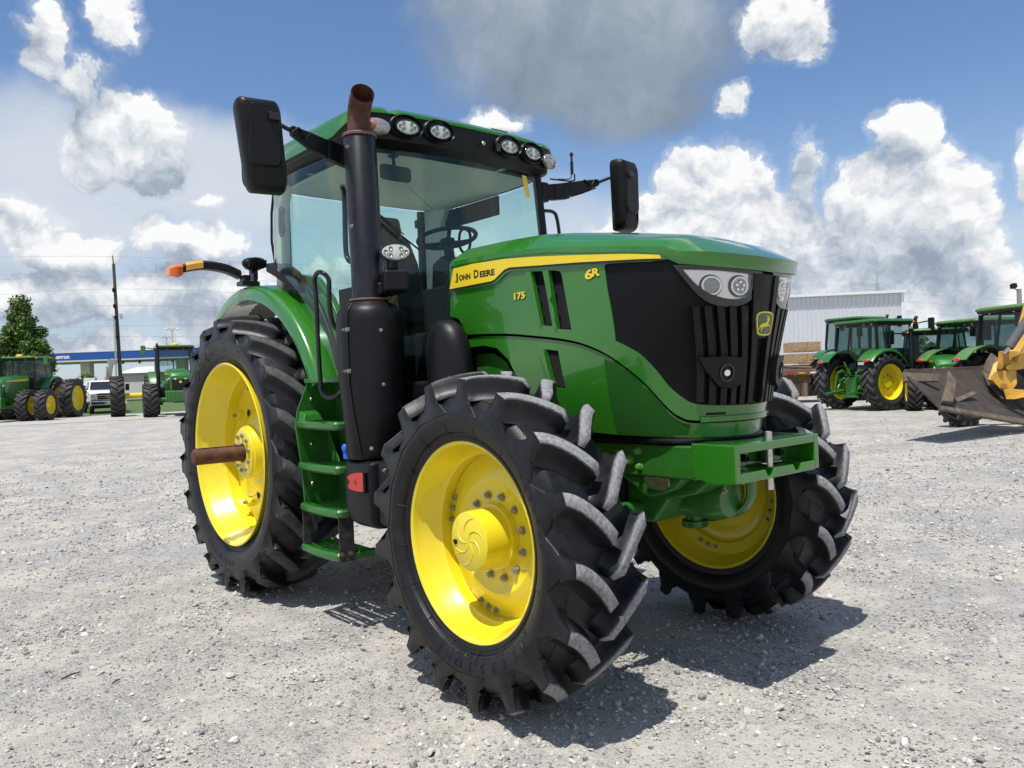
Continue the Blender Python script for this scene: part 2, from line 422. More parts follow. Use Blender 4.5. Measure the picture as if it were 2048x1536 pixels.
BLACKG = mat('black_gloss', (.008, .008, .010), .12, coat=.6)
BLACKM = mat('black_metal', (.008, .008, .010), .36, coat=.15, spec=.4, vary=.2, dust=.05, dustcol=(.15, .15, .15))
DARK = mat('dark_cast', (.005, .005, .006), .6, spec=.25)
STEEL = mat('steel', (.55, .54, .50), .35, metal=1., vary=.2, vscale=40)
ZINC = mat('zinc_bolt', (.40, .385, .34), .45, metal=.85, vary=.3, vscale=60)
CHROME = mat('chrome', (.9, .9, .92), .08, metal=1.)
REFL = mat('lamp_reflector', (.90, .91, .93), .12, metal=.7, coat=.5)
LENS = mat('lamp_lens', (.62, .66, .58), .12, coat=1., vary=.15, vscale=70)
LENSD = mat('projector_lens', (.30, .32, .33), .05, coat=1., metal=.5)
RUST = mat('rusty_steel', (.085, .034, .020), .8, vary=.55, vscale=14, dust=.3, dustcol=(.17, .10, .06), bump=.5, bscale=120)
RUSTR = mat('rusty_ring', (.20, .115, .09), .75, vary=.3, vscale=14)
AMBER = mat('amber_lens', (.85, .16, .01), .18, coat=1.)
AMBER2 = mat('amber_reflector', (.75, .34, .02), .3, coat=.8)
REDP = mat('red_plastic', (.52, .035, .025), .4)
REDL = mat('red_lens', (.55, .03, .02), .2, coat=1.)
BLUEP = mat('blue_plastic', (.02, .12, .65), .35)
LINER = mat('headliner', (.82, .81, .74), .9)
SEATM = mat('seat_fabric', (.02, .022, .022), .85)
WHITE = mat('white_paint', (.78, .78, .77), .35, coat=.4, vary=.03)
GLASS = glassmat('cab_glass', (.875, .962, .938), .75)
GLASSF = glassmat('far_glass', (.55, .66, .65), .9)
CLEAR = glassmat('clear_cover', (.94, .95, .95), 1.0)
MIRRORM = mat('mirror_glass', (.8, .82, .84), .03, metal=1.)
def meshmat(name, col, dirx, scale, hole=.5, rough=.45):
    """fine screen: closely set wires as relief"""
    m = bpy.data.materials.new(name); m.use_nodes = True; t = NT(m.node_tree); p = t.n['Principled BSDF']
    p.inputs['Roughness'].default_value = rough; p.inputs['Specular IOR Level'].default_value = .22
    tc = t.node('ShaderNodeTexCoord').outputs['Object']
    w = t.node('ShaderNodeTexWave', wave_type='BANDS', bands_direction=dirx); t.link(tc, w.inputs[0])
    w.inputs['Scale'].default_value = scale; w.inputs['Distortion'].default_value = 0
    t.link(t.mix(t.smooth(w.outputs['Fac'], .2, .8), tuple(c*hole for c in col)+(1,), (*col, 1)), p.inputs['Base Color'])
    b = t.node('ShaderNodeBump'); b.inputs['Strength'].default_value = .6; b.inputs['Distance'].default_value = .003
    t.link(w.outputs['Fac'], b.inputs['Height']); t.link(b.outputs[0], p.inputs['Normal'])
    MATS[name] = m; return m
SCREEN = meshmat('black_screen', (.0075, .0075, .0095), 'X', 75, .6)
SCREEN_G = meshmat('green_screen', (.018, .12, .012), 'X', 60, .7)
# ------------------------------------------------------------------ ground
def ground_mat():
    m = bpy.data.materials.new('gravel_ground'); m.use_nodes = True; t = NT(m.node_tree); p = t.n['Principled BSDF']
    tc = t.node('ShaderNodeTexCoord').outputs['Object']
    big = t.noise(tc, .8, 6, .62, .5); mid = t.noise(tc, 3.1, 7, .68, .5); fine = t.noise(tc, 42, 5, .7); gr = t.noise(tc, 190, 3, .7)
    def chips(scale):
        wv = t.vec('ADD', tc, t.vec('SCALE', t.vec('SUBTRACT', t.noise(tc, scale*.8, 2, .5, out='Color'), (.5, .5, .5)), .55/scale))
        v = t.node('ShaderNodeTexVoronoi'); t.link(wv, v.inputs[0]); v.inputs['Scale'].default_value = scale; v.inputs['Randomness'].default_value = 1.
        s_ = t.node('ShaderNodeSeparateColor'); t.link(v.outputs['Color'], s_.inputs[0])
        return v.outputs['Distance'], s_.outputs[0], s_.outputs[1]
    d1, r1, q1 = chips(52); d2, r2, q2 = chips(120)
    patch = t.math('ADD', t.math('MULTIPLY', big, .55), t.math('MULTIPLY', mid, .55)); patch = t.math('ADD', patch, t.math('MULTIPLY', t.math('SUBTRACT', fine, .5), .28))
    dustm = t.smooth(patch, .45, .64)
    silt = t.ramp(mid, [(.3, (0.462, 0.433, 0.378)), (.7, (0.545, 0.514, 0.449))])
    silt = t.mix(t.smooth(fine, .50, .78, 0, .55), silt, (0.372, 0.359, 0.327, 1))
    c1 = t.ramp(r1, [(0, (0.182, 0.180, 0.179)), (.3, (0.313, 0.310, 0.299)), (.65, (0.445, 0.433, 0.407)), (1, (0.594, 0.580, 0.549))])
    c2 = t.ramp(r2, [(0, (0.223, 0.221, 0.216)), (.4, (0.379, 0.372, 0.350)), (1, (0.545, 0.528, 0.486))])
    m2 = t.math('MULTIPLY', t.smooth(d2, .62, .40), t.lin(dustm, 0, 1, .95, .45)); m2 = t.math('MULTIPLY', m2, t.smooth(q2, .10, .35))
    m1 = t.math('MULTIPLY', t.smooth(d1, .55, .38), t.math('GREATER_THAN', q1, t.lin(dustm, 0, 1, .50, .86)))
    base = t.mix(dustm, t.ramp(fine, [(.3, (0.313, 0.306, 0.287)), (.7, (0.445, 0.433, 0.401))]), silt)
    c = t.mix(m2, base, c2); c = t.mix(m1, c, c1)
    cs_ = t.noise(tc, 13, 4, .75); c = t.mix(t.smooth(cs_, .50, .72, 0, .45), c, (0.283, 0.278, 0.267, 1)); c = t.mix(t.smooth(cs_, .48, .30, 0, .35), c, (0.654, 0.632, 0.578, 1))
    rust = t.smooth(t.noise(tc, 1.3, 4, .6), .64, .80)
    c = t.mix(t.math('MULTIPLY', rust, .30), c, (0.347, 0.253, 0.183, 1))
    c = t.mix(t.smooth(gr, .30, .44, .30, 0), c, (0.182, 0.175, 0.159, 1))
    t.link(c, p.inputs['Base Color']); p.inputs['Roughness'].default_value = .95; p.inputs['Specular IOR Level'].default_value = .2
    h = t.math('ADD', t.math('MULTIPLY', t.math('MULTIPLY', m1, t.math('SUBTRACT', .7, d1)), 1.5), t.math('MULTIPLY', t.math('MULTIPLY', m2, t.math('SUBTRACT', .7, d2)), .7))
    h = t.math('ADD', h, t.math('ADD', t.math('MULTIPLY', gr, .30), t.math('MULTIPLY', fine, .7))); h = t.math('ADD', h, t.math('MULTIPLY', mid, 1.5))
    b = t.node('ShaderNodeBump'); b.inputs['Strength'].default_value = .8; b.inputs['Distance'].default_value = .018
    t.link(h, b.inputs['Height']); t.link(b.outputs[0], p.inputs['Normal'])
    return m
GROUND = ground_mat()
def stone_mat():
    m = bpy.data.materials.new('crushed_stone'); m.use_nodes = True; t = NT(m.node_tree); p = t.n['Principled BSDF']
    at = t.node('ShaderNodeAttribute', attribute_name='tone'); tc = t.node('ShaderNodeTexCoord').outputs['Object']
    c = t.ramp(at.outputs['Fac'], [(0, (0.148, 0.147, 0.150)), (.25, (0.285, 0.282, 0.274)), (.5, (0.414, 0.406, 0.389)), (.78, (0.537, 0.523, 0.488)), (1, (0.648, 0.633, 0.602))])
    c = t.mix(t.smooth(t.noise(tc, 120, 4, .6), .35, .65, 0, .40), c, (0.501, 0.475, 0.417, 1))
    t.link(c, p.inputs['Base Color']); p.inputs['Roughness'].default_value = .9
    return m
STONE = stone_mat()
def gz(x, y):
    """gentle unevenness of the yard near the tractor"""
    d = math.hypot(x-2.5, y+.5); k = max(0., 1-d/22.)
    return k*(.014*math.sin(1.7*x+.6*y+.4)+.010*math.sin(2.9*y-1.1*x)+.006*math.sin(5.3*x+1.)*math.sin(4.7*y)) - .010
def make_ground():
    mb = MB(); xs = sorted(set([-900, -500, -250, -140, -90, -60, -42, -30, -22] + [-16+.4*k for k in range(76)] + [16, 20, 28, 40, 60, 100, 200, 500, 900]))
    ys = sorted(set([-900, -500, -200, -100, -50, -28, -18] + [-12+.4*k for k in range(86)] + [24, 27, 32, 40, 55, 80, 130, 250, 500, 900]))
    vs = [(x, y, gz(x, y)) for x in xs for y in ys]; n = len(ys)
    fs = [(i*n+j, (i+1)*n+j, (i+1)*n+j+1, i*n+j+1) for i in range(len(xs)-1) for j in range(n-1)]
    mb.add(vs, fs); o = mb.build('gravel_yard', GROUND, smooth=80, fix=False); tag(o, kind='structure'); return o
make_ground()
def gravel():
    rng = np.random.default_rng(3)
    t = (1+5**.5)/2
    ico = np.array([(-1, t, 0), (1, t, 0), (-1, -t, 0), (1, -t, 0), (0, -1, t), (0, 1, t), (0, -1, -t), (0, 1, -t), (t, 0, -1), (t, 0, 1), (-t, 0, -1), (-t, 0, 1)], float); ico /= np.linalg.norm(ico[0])
    icf = np.array([(0,11,5),(0,5,1),(0,1,7),(0,7,10),(0,10,11),(1,5,9),(5,11,4),(11,10,2),(10,7,6),(7,1,8),(3,9,4),(3,4,2),(3,2,6),(3,6,8),(3,8,9),(4,9,5),(2,4,11),(6,2,10),(8,6,7),(9,8,1)])
    oct_ = np.array([(1, 0, 0), (-1, 0, 0), (0, 1, 0), (0, -1, 0), (0, 0, 1), (0, 0, -1)], float)
    ocf = np.array([(0, 2, 4), (2, 1, 4), (1, 3, 4), (3, 0, 4), (2, 0, 5), (1, 2, 5), (3, 1, 5), (0, 3, 5)])
    COs, FSs, TN = [], [], []; base = 0
    for shape, faces, N, smin, smax, pw, rpow, rmax in ((oct_, ocf, 175000, .0030, .0078, 1.4, 1.75, 15.), (ico, icf, 62000, .0062, .0130, 1.7, 1.6, 22.), (ico, icf, 7500, .012, .023, 2.2, 1.3, 20.)):
        rad = 1.6+(rng.random(N)**rpow)*rmax
        ang = YAW+rng.uniform(-.95, .95, N)
        x = CP.x+np.cos(ang)*rad; y = CP.y+np.sin(ang)*rad
        pn = np.sin(2.3*x+1.4*np.sin(1.7*y)+.7*np.sin(5.1*y))*np.sin(2.0*y+1.1*np.sin(2.1*x)+.6*np.sin(4.3*x))+.5*np.sin(5.3*x+3.*y)*np.sin(4.9*y-1.7*x)
        keep = rng.random(N) < np.clip(.48+.50*pn, .14, 1)*np.clip((1.6+rmax-rad)/(rmax*.55), 0, 1)
        x, y, rad = x[keep], y[keep], rad[keep]; N = len(x); nv = len(shape)
        size = smin+(smax-smin)*rng.random(N)**pw+.0008*np.clip(rad-5, 0, 8)
        sc = size[:, None]*rng.uniform(.65, 1.35, (N, 3)); sc[:, 2] *= .75
        V = shape[None]*rng.uniform(.62, 1.25, (N, nv, 1))*sc[:, None, :]
        a = rng.uniform(0, 2*PI, N); ca, sa = np.cos(a)[:, None], np.sin(a)[:, None]; tl = rng.uniform(-.6, .6, N)[:, None]; tm = rng.uniform(-.6, .6, N)[:, None]
        X = V[:, :, 0]*ca-V[:, :, 1]*sa; Y = V[:, :, 0]*sa+V[:, :, 1]*ca; Z = V[:, :, 2]+X*tl*.6+Y*tm*.6
        z0 = np.array([gz(a_, b_) for a_, b_ in zip(x, y)])
        COs.append(np.stack([X+x[:, None], Y+y[:, None], Z+(z0+size*.40)[:, None]], -1).reshape(-1, 3))
        FSs.append((faces[None]+(np.arange(N)*nv)[:, None, None]).reshape(-1, 3)+base); base += N*nv
        TN.append(np.repeat(np.clip(rng.normal(.50, .33, N), 0, 1), len(faces)))
    co = np.concatenate(COs); F = np.concatenate(FSs)
    me = bpy.data.meshes.new('gravel_stones'); me.vertices.add(len(co)); me.vertices.foreach_set('co', co.astype(np.float32).ravel())
    me.loops.add(F.size); me.loops.foreach_set('vertex_index', F.astype(np.int32).ravel())
    me.polygons.add(len(F)); me.polygons.foreach_set('loop_start', np.arange(0, F.size, 3, dtype=np.int32)); me.polygons.foreach_set('loop_total', np.full(len(F), 3, np.int32))
    me.polygons.foreach_set('use_smooth', np.zeros(len(F), bool))
    me.update(calc_edges=True)
    at = me.attributes.new('tone', 'FLOAT', 'FACE'); at.data.foreach_set('value', np.concatenate(TN).astype(np.float32))
    me.materials.append(STONE)
    o = bpy.data.objects.new('gravel_stones', me); COL.objects.link(o)
    tag(o, 'loose grey crushed stone scattered over the yard', 'gravel', kind='stuff')
gravel()
TWG = mat('twig_brown', (.06, .045, .035), .9)
for nm, lb, a_, b_ in (('twig', 'thin dark twig lying on the gravel at the lower left', (122, 1356), (160, 1342)), ('twig', 'short dark twig stub right of the longer twig on the gravel', (224, 1368), (240, 1360))):
    A_, B_ = gp(*a_), gp(*b_); m = MB(); m.tube([(A_.x, A_.y, gz(A_.x, A_.y)+.006), ((A_.x+B_.x)/2+.01, (A_.y+B_.y)/2, gz(A_.x, A_.y)+.014), (B_.x, B_.y, gz(B_.x, B_.y)+.008)], [.004, .005, .003], 6); tag(m.build(nm, TWG), lb, 'twig')
# ------------------------------------------------------------------ wheels (axis along y, outer side at -y, moved by the object)
def tyre_mesh(Ro, W, rim, n, lug, wt=.05, sweep=.22, flare=.15, low=False, curve=1.5, crown=.02, seg=72):
    mb = MB(); Rc = Ro-lug; h = W/2
    def crad(a):   # carcass radius across the tread
        return Rc-.035*(abs(a)/h)**2.2
    sh = h*.90 if low else h*.76
    side = [(sh, crad(sh)), (h*.975, Rc-.085), (h*1.0, Rc-.085-(Rc-.085-rim)*.35),] if low else [(sh, crad(sh)), (h*.90, Rc-.048), (h*.965, Rc-.080), (h*.992, Rc-.108),]
    side += [ (h*.985, rim+(Rc-rim)*.40), (h*.90, rim+(Rc-rim)*.20), (h*.82, rim+.035), (h*.79, rim+.010), (h*.76, rim-.012)]
    half = [(a, crad(a)) for a in (0, h*.3, h*.6, h*.8)]+cr(side, 2 if low else 4)
    prof = [(-a, r) for a, r in reversed(half)]+half[1:]
    mb.lathe(prof, seg)
    def sidea(r):  # outermost sidewall at radius r
        P = [(sh, crad(sh))]+side[1:]
        for (a0, r0), (a1, r1) in zip(P, P[1:]):
            if r <= r0 and r >= r1: return a0+(a1-a0)*(r0-r)/(r0-r1+1e-9)
        return h*.95
    nt = 6 if low else 11
    for sg in (-1, 1):
        for i in range(n):
            th0 = 2*PI*(i+(.5 if sg > 0 else 0))/n
            path = []    # (a, arc offset, top radius, base radius, width scale)
            for k in range(nt):
                t = k/(nt-1); a = -.05*h+(h*1.0+.05*h)*t
                arc = sweep*(1-t)**curve
                rt = Ro-crown*(abs(a)/h)**2
                path.append([a, arc, rt, crad(min(abs(a), sh))-.012, 1.0+.15*t])
            # rounded inner nose of the lug
            path[0][2] -= lug*.35; path[0][4] = .6
            # down over the shoulder
            if low:
                for q in ((.5, 1.2), (1.0, .7)):
                    r_ = Ro-crown-.02-flare*q[0]
                    path.append([sidea(r_)+.022*(1-q[0])+.002+(.012 if q[0] < .9 else 0), 0, r_, None, q[1]])
            else:
                for k in range(nt): path[k][0] *= .975
                # flat end of the lug, flush with the sidewall and spreading to meet its neighbours
                rows = []; rtop = Ro-crown-.004; rbot = Rc-.094; hp_ = PI*rbot/n
                for q, wq in ((0, 0), (.2, .03), (.45, .10), (.62, .30), (.80, .64), (1.0, 1.0)):
                    r_ = rtop+(rbot-rtop)*q; w_ = wt/2*1.12*.96+(hp_-wt/2)*wq; af = h*(.968+.026*q)+.001; ab = h*(.80+.10*q)
                    rows.append([(o_, a_, r_) for o_, a_ in ((-w_, ab), (-w_, af-.005), (-w_+.006, af), (w_-.006, af), (w_, af-.005), (w_, ab))])
                mb.loft([[(r_*math.cos(th0-o_/r_), sg*a_, r_*math.sin(th0-o_/r_)) for o_, a_, r_ in row] for row in rows], True, True)
            rings = []
            for k, (a, arc, rt, rb, ws) in enumerate(path):
                a_, b_ = path[max(0, k-1)], path[min(len(path)-1, k+1)]
                if rb is not None:
                    da, ds = b_[0]-a_[0], b_[1]-a_[1]
                    if k >= nt-1: da, ds = 1, 0
                    l = math.hypot(da, ds) or 1; pa, ps = -ds/l, da/l
                    w = wt/2*ws
                    if low: sec = ((-w*1.7, rb), (-w, rt), (w, rt), (w*1.7, rb))
                    else:
                        hp = [(w*q, rb+(rt-rb)*z_) for q, z_ in ((2.7, 0), (1.95, .14), (1.5, .38), (1.22, .68), (1.08, .93), (.95, 1.0))]
                        sec = [(-a_1, r_1) for a_1, r_1 in hp]+hp[::-1]
                    ring = []
                    for o, r in sec:
                        aa = a+pa*o; an = (arc+ps*o)/Ro
                        ring.append((sg*aa, an, r))
                else:
                    w = wt/2*ws; base = sidea(rt)-.02
                    if low: sec = ((-w*1.9, base), (-w, a), (w, a), (w*1.9, base))
                    else:
                        hp = [(w*q, base+(a-base)*z_) for q, z_ in ((2.6, 0), (1.95, .2), (1.5, .45), (1.22, .72), (1.08, .92), (.88, 1.0))]
                        sec = [(-a_1, r_1) for a_1, r_1 in hp]+hp[::-1]
                    ring = [(sg*aa, o/Ro, rt-.25*abs(o)) for o, aa in sec]
                # rolling forward: the middle of the tread leads
                rings.append([(r*math.cos(th0-an), aa, r*math.sin(th0-an)) for aa, an, r in ring])
            o0 = len(mb.f); mb.loft(rings, False, False)
            m_ = len(rings[0])-1; topj = (1,) if low else (4, 5, 6)
            for k in range(nt-1):
                for j in topj: mb.m[o0+k*m_+j] = 1 if low or j == 5 else 2
            c0 = len(mb.v)-len(path)*(m_+1)
            mb.f.append(tuple(c0+j for j in range(m_+1))); mb.m.append(0)
            if not low: mb.f.append(tuple(c0+(len(path)-1)*(m_+1)+j for j in range(m_+1))); mb.m.append(0)
    mb.sidea = sidea
    return mb
def rim_prof(w, r, disc_a, kind):
    """closed section of the steel rim barrel"""
    h = w/2
    out = [(-h-.012, r), (-h-.016, r-.006), (-h-.010, r-.018), (-h+.004, r-.024), (-h+.03, r-.028), (-h+.055, r-.045), (-h*.35, r-.055), (-h*.2, r-.075), (h*.35, r-.075), (h*.5, r-.055), (h-.05, r-.045), (h-.03, r-.028), (h-.004, r-.024), (h+.010, r-.018), (h+.016, r-.006), (h+.012, r)]
    inn = [(a, rr+.012) for a, rr in reversed(out[2:-2])]
    return out+inn
def hexbolt(mb, p, d, r=.012, h=.016, mi=0, washer=True):
    p = Vector(p); d = Vector(d).normalized()
    if washer: mb.cyl(p, p+d*.004, r*1.35, 14, mi=mi)
    mb.cyl(p+d*.004, p+d*h, r, 6, mi=mi); mb.cyl(p+d*h, p+d*(h+.006), r*.55, 8, mi=mi)
def mirror_y(mb, side):
    if side > 0: mb.v = [(x, -y, z) for x, y, z in mb.v]; mb.f = [tuple(reversed(f)) for f in mb.f]
    return mb
def sidewall_text(mb, body, r, start, hgt, a, step, off=.0, sgn=1):
    """raised lettering round the sidewall"""
    ang = start
    for ch in body:
        if ch != ' ':
            vs, fs = text_mesh(ch, 1.0, off)
            x0 = min(v[0] for v in vs); x1 = max(v[0] for v in vs); y0 = min(v[1] for v in vs)
            k = hgt/.72
            def S(u, v, t, ang=ang): 
                rr = r+v; an = ang-sgn*u/r
                return (rr*math.cos(an), a(rr)-t, rr*math.sin(an))
            P = [((x-x0)*k, (y)*k) for x, y in vs]
            mb.add([S(u, v, .0035) for u, v in P], fs, 0)
        ang -= sgn*step
    return mb
# ------------------------------------------------------------------ the green tractor in front
TR = empty('tractor')
tag(TR, 'large glossy green tractor with yellow wheels and black grille, nearest on the gravel', 'tractor')
SIDEA = [(.0, 0)]
def front_wheel(side):
    w = MB(); w.lathe(rim_prof(.30, .453, 0, 0), 72, closed_prof=True); mirror_y(w, side)
    # dish is bolted to a ring welded in the barrel
    d = MB(); d.lathe([(.030, .385), (.024, .385), (.022, .335), (.024, .325)], 72)
    wh = w.build('wheel', YELLOW, TR, loc=(2.8, .893*side, .7426))
    rg = MB(); rg.lathe([(.050, .392), (.030, .386), (.030, .318), (.038, .318), (.058, .386)], 72, closed_prof=True); mirror_y(rg, side).build('rim_ring', YELLOW, wh)
    d = MB(); d.lathe([(.026, .372), (.022, .345), (.0, .315), (-.010, .26), (.004, .235), (.010, .20), (.012, .0)], 72)
    d.lathe([(.040, .372), (.036, .345), (.014, .315), (.006, .26), (.018, .235), (.024, .20), (.026, .0)], 72); mirror_y(d, side).build('wheel_disc', YELLOW, wh)
    ty = tyre_mesh(.756, .425, .453, 17, .084, wt=.050, sweep=.21, flare=.125, curve=1.45, crown=.028, seg=96)
    sda = ty.sidea; mirror_y(ty, side).build('tyre', [RUBBER, LUGTOP, LUGEDGE], wh, smooth=75)
    def bolts(r, angs, a, br, nm):
        for t in angs:
            b = MB(); hexbolt(b, (r*math.cos(R(t)), a, r*math.sin(R(t))), (0, -1, 0), br, .02); mirror_y(b, side).build(nm, ZINC, wh)
    bolts(.190, [15+30*k for k in range(12) if k not in (5,)], .008, .0145, 'wheel_nut')
    bolts(.352, [b+q for b in (75, 165, 255, 345) for q in (-9, 0, 9)], .020, .011, 'rim_bolt')
    if side > 0:
        for t_ in [b+q for b in (75, 165, 255, 345) for q in (-9, 0, 9)]:
            b = MB(); hexbolt(b, (.352*math.cos(R(t_)), .046, .352*math.sin(R(t_))), (0, 1, 0), .011, .02); mirror_y(b, side).build('rim_nut', ZINC, wh)
    hb = MB(); hb.lathe([(.010, .155), (-.020, .150), (-.022, .136), (-.140, .134), (-.150, .131), (-.154, .124), (-.154, .0)], 56)
    ho = mirror_y(hb, side).build('hub_cap', YELLOW, wh)
    pin = MB()
    for k in range(6):     # raised swirl ribs on the cap
        pts = []
        for q in range(9):
            f = q/8; rr = .014+.104*f; an = R(60*k+20)-1.25*f**1.4
            pts.append((rr*math.cos(an), -.1535, rr*math.sin(an)))
        pin.tube(pts, [.0022+.0022*math.sin(PI*q/8) for q in range(9)], 6)
    mirror_y(pin, side).build('cap_rib', YELLOW, ho)
    if side < 0:
        pl = MB(); pl.cyl((-.095, -.150, -.012), (-.095, -.160, -.012), .012, 12); pl.build('oil_plug', DARK, ho)
        tx = MB()
        for j, s_ in enumerate(('OIL', 'LEVEL')): lettering(tx, s_, flatS((-.102, -.1545, -.052-.018*j), (1, 0, 0), (0, 0, 1), (0, -1, 0)), 0, 0, .012, t=.0015, depth=.002)
        tx.build('cap_lettering', YELLOW, ho)
        sw = MB()
        A = lambda rr: -sda(rr)-.0015
        sidewall_text(sw, 'FIRESTONE', .515, R(-40), .045, A, R(8.6), .012, sgn=1)
        sidewall_text(sw, 'RADIAL CHAMPION SPADE GRIP', .488, R(-38), .014, A, R(2.6))
        sidewall_text(sw, 'TRACTOR', .525, R(38), .026, A, R(5.0))
        sidewall_text(sw, '380/85R34', .53, R(215), .02, A, R(3.4))
        for k in range(16):   # thin mould lines
            an = R(9+22.5*k); sw.tube([(rr*math.cos(an), A(rr)-.000, rr*math.sin(an)) for rr in (.475, .50, .53)], .0022, 5)
        for rr_ in (.468, .487): sw.tube([(rr_*math.cos(t), A(rr_)+.001, rr_*math.sin(t)) for t in [2*PI*k/96 for k in range(96)]], .0028, 5, closed=True)
        sw.build('sidewall_lettering', RUBBER, wh)
    return wh
def rear_wheel(side):
    w = MB()
    h = .205
    prof = [(-h-.012, .655), (-h-.018, .648), (-h-.010, .634), (-h+.004, .630), (-h+.035, .626), (-h+.055, .612), (-.085, .604), (-.070, .592), (-.035, .586), (-.022, .574), (.06, .570), (.075, .588), (h-.05, .612), (h-.03, .626), (h+.010, .636), (h+.018, .648), (h+.012, .655)]
    prof += [(a, r+.012) for a, r in reversed(prof[2:-2])]
    w.lathe(prof, 96, closed_prof=True)
    wh = mirror_y(w, side).build('wheel', YELLOW, TR, loc=(0, .85*side, .9823))
    d = MB()
    d.lathe([(.070, .588), (.052, .560), (.060, .49), (.050, .40), (.020, .30), (-.020, .25), (-.030, .225), (-.040, .205), (-.088, .190), (-.095, .170), (-.095, .058), (-.02, .055)], 96)
    d.lathe([(.082, .588), (.066, .560), (.074, .49), (.062, .40), (.030, .30), (.0, .25), (0, .06)], 96)
    do = mirror_y(d, side).build('wheel_disc', YELLOW, wh)
    for k in range(8):    # rim clamps round the dish
        an = R(45*k+12); m = MB(); m.box((0, 0, 0), (.075, .05, .05), taper=(.8, 1)); m.xf(Matrix.Translation((.475*math.cos(an), .035, .475*math.sin(an))) @ Matrix.Rotation(-an+PI/2, 4, 'Y'))
        mirror_y(m, side).build('rim_clamp', YELLOW, wh, bevel=.006)
        b = MB(); hexbolt(b, (.475*math.cos(an), .012, .475*math.sin(an)), (0, -1, 0), .014, .025); mirror_y(b, side).build('rim_bolt', ZINC, wh)
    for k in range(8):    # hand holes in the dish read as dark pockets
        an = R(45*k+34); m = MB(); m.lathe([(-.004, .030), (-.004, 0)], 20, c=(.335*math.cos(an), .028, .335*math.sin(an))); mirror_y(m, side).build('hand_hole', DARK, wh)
    for k in range(10):
        an = R(36*k+10); b = MB(); hexbolt(b, (.128*math.cos(an), -.094, .128*math.sin(an)), (0, -1, 0), .016, .028); mirror_y(b, side).build('wheel_nut', ZINC, wh)
    hub = MB(); hub.lathe([(-.094, .175), (-.104, .172), (-.108, .160), (-.108, .07)], 48); mirror_y(hub, side).build('hub_flange', YELLOW, wh)
    ax = MB(); ax.lathe([(-.06, .0), (-.06, .056), (-.44, .0565), (-.452, .054), (-.456, .048), (-.456, 0)], 28); axo = mirror_y(ax, side).build('axle_bar', RUST, wh)
    rk = MB()
    for k in range(42): rk.bb(-.02, .02, -.43+.0085*k, -.4255+.0085*k, .053, .060)
    mirror_y(rk, side).build('axle_rack', RUST, wh)
    ty = tyre_mesh(.995, .485, .655, 19, .066, wt=.062, sweep=.27, flare=.13, curve=1.2, crown=.03, seg=112)
    sda = ty.sidea; mirror_y(ty, side).build('tyre', [RUBBER, LUGTOP2, LUGEDGE2], wh, smooth=75)
    if side < 0:
        sw = MB(); A = lambda rr: -sda(rr)-.0015
        sidewall_text(sw, 'FIRESTONE', .73, R(196), .075, A, R(10.2), .012, sgn=1)
        sidewall_text(sw, 'RADIAL ALL TRACTION FIELD AND ROAD', .76, R(42), .024, A, R(2.3))
        sidewall_text(sw, '480/80R50', .75, R(-84), .045, A, R(4.3), .01)
        for k in range(18):
            an = R(5+20*k); sw.tube([(rr*math.cos(an), A(rr), rr*math.sin(an)) for rr in (.70, .75, .80)], .0026, 5)
        for rr_ in (.672, .695): sw.tube([(rr_*math.cos(t), A(rr_)+.001, rr_*math.sin(t)) for t in [2*PI*k/112 for k in range(112)]], .003, 5, closed=True)
        sw.build('sidewall_lettering', RUBBER, wh)
    return wh
for sd in (-1, 1): front_wheel(sd); rear_wheel(sd)

# ---- hood surface: a side wall that runs forward and wraps round the nose; s runs along it (2 = middle of the nose), z is height
_HT = [(0, 1.85, -.45), (1, 3.0, -.45), (1.25, 3.3, -.448), (1.5, -.17, -.425), (1.65, -.10, -.37), (1.8, -.04, -.24), (2, 0, 0)]
_HL = [(0, 1.85, -.45), (1, 3.0, -.45), (1.25, -.38, -.425), (1.5, -.2, -.36), (1.65, -.095, -.285), (1.8, -.033, -.165), (2, 0, 0)]
def _herm(P, t):
    i = 0
    while i < len(P)-2 and t > P[i+1][0]: i += 1
    def m(j, c):
        if j == 0: return (P[1][c]-P[0][c])/(P[1][0]-P[0][0])
        if j == len(P)-1: return (P[-1][c]-P[-2][c])/(P[-1][0]-P[-2][0]) if c == 2 else 0.
        return (P[j+1][c]-P[j-1][c])/(P[j+1][0]-P[j-1][0])
    h = P[i+1][0]-P[i][0]; u = (t-P[i][0])/h; o = []
    for c in (1, 2):
        a, b = P[i][c], P[i+1][c]; ma, mb = m(i, c)*h, m(i+1, c)*h
        o.append((2*u**3-3*u*u+1)*a+(u**3-2*u*u+u)*ma+(-2*u**3+3*u*u)*b+(u**3-u*u)*mb)
    return o
def H(s, z, off=0.):
    n = 3.641+.147*(z-1.665); b = min(1, max(0, (z-1.42)/.5)); b = b*b*(3-2*b)
    sg = 1
    if s > 2: s = 4-s; sg = -1
    k = 1-.25*max(0, 1.55-z)**2/.45
    P_ = []
    for t, l in zip(_HT, _HL):
        tx = t[1] if t[1] > 1 else n+t[1]; lx = l[1] if l[1] > 1 else n+l[1]
        P_.append((t[0], lx+(tx-lx)*b, (l[2]+(t[2]-l[2])*b)*k))
    x, y = _herm(P_, s)
    if off:
        x2, y2 = _herm(P_, min(2, s+.01)); x1, y1 = _herm(P_, max(0, s-.01))
        tx, ty = x2-x1, y2-y1
        if s > 1.99: tx, ty = 0, 1
        l = math.hypot(tx, ty); x += ty/l*off; y -= tx/l*off
    return (x, sg*y, z)
def mirS(pts): return [(4-s, z) for s, z in pts]
def ipl(P, x):
    if x <= P[0][0]: return P[0][1]
    for (a, b), (c, d) in zip(P, P[1:]):
        if x <= c: return b+(d-b)*(x-a)/(c-a)
    return P[-1][1]
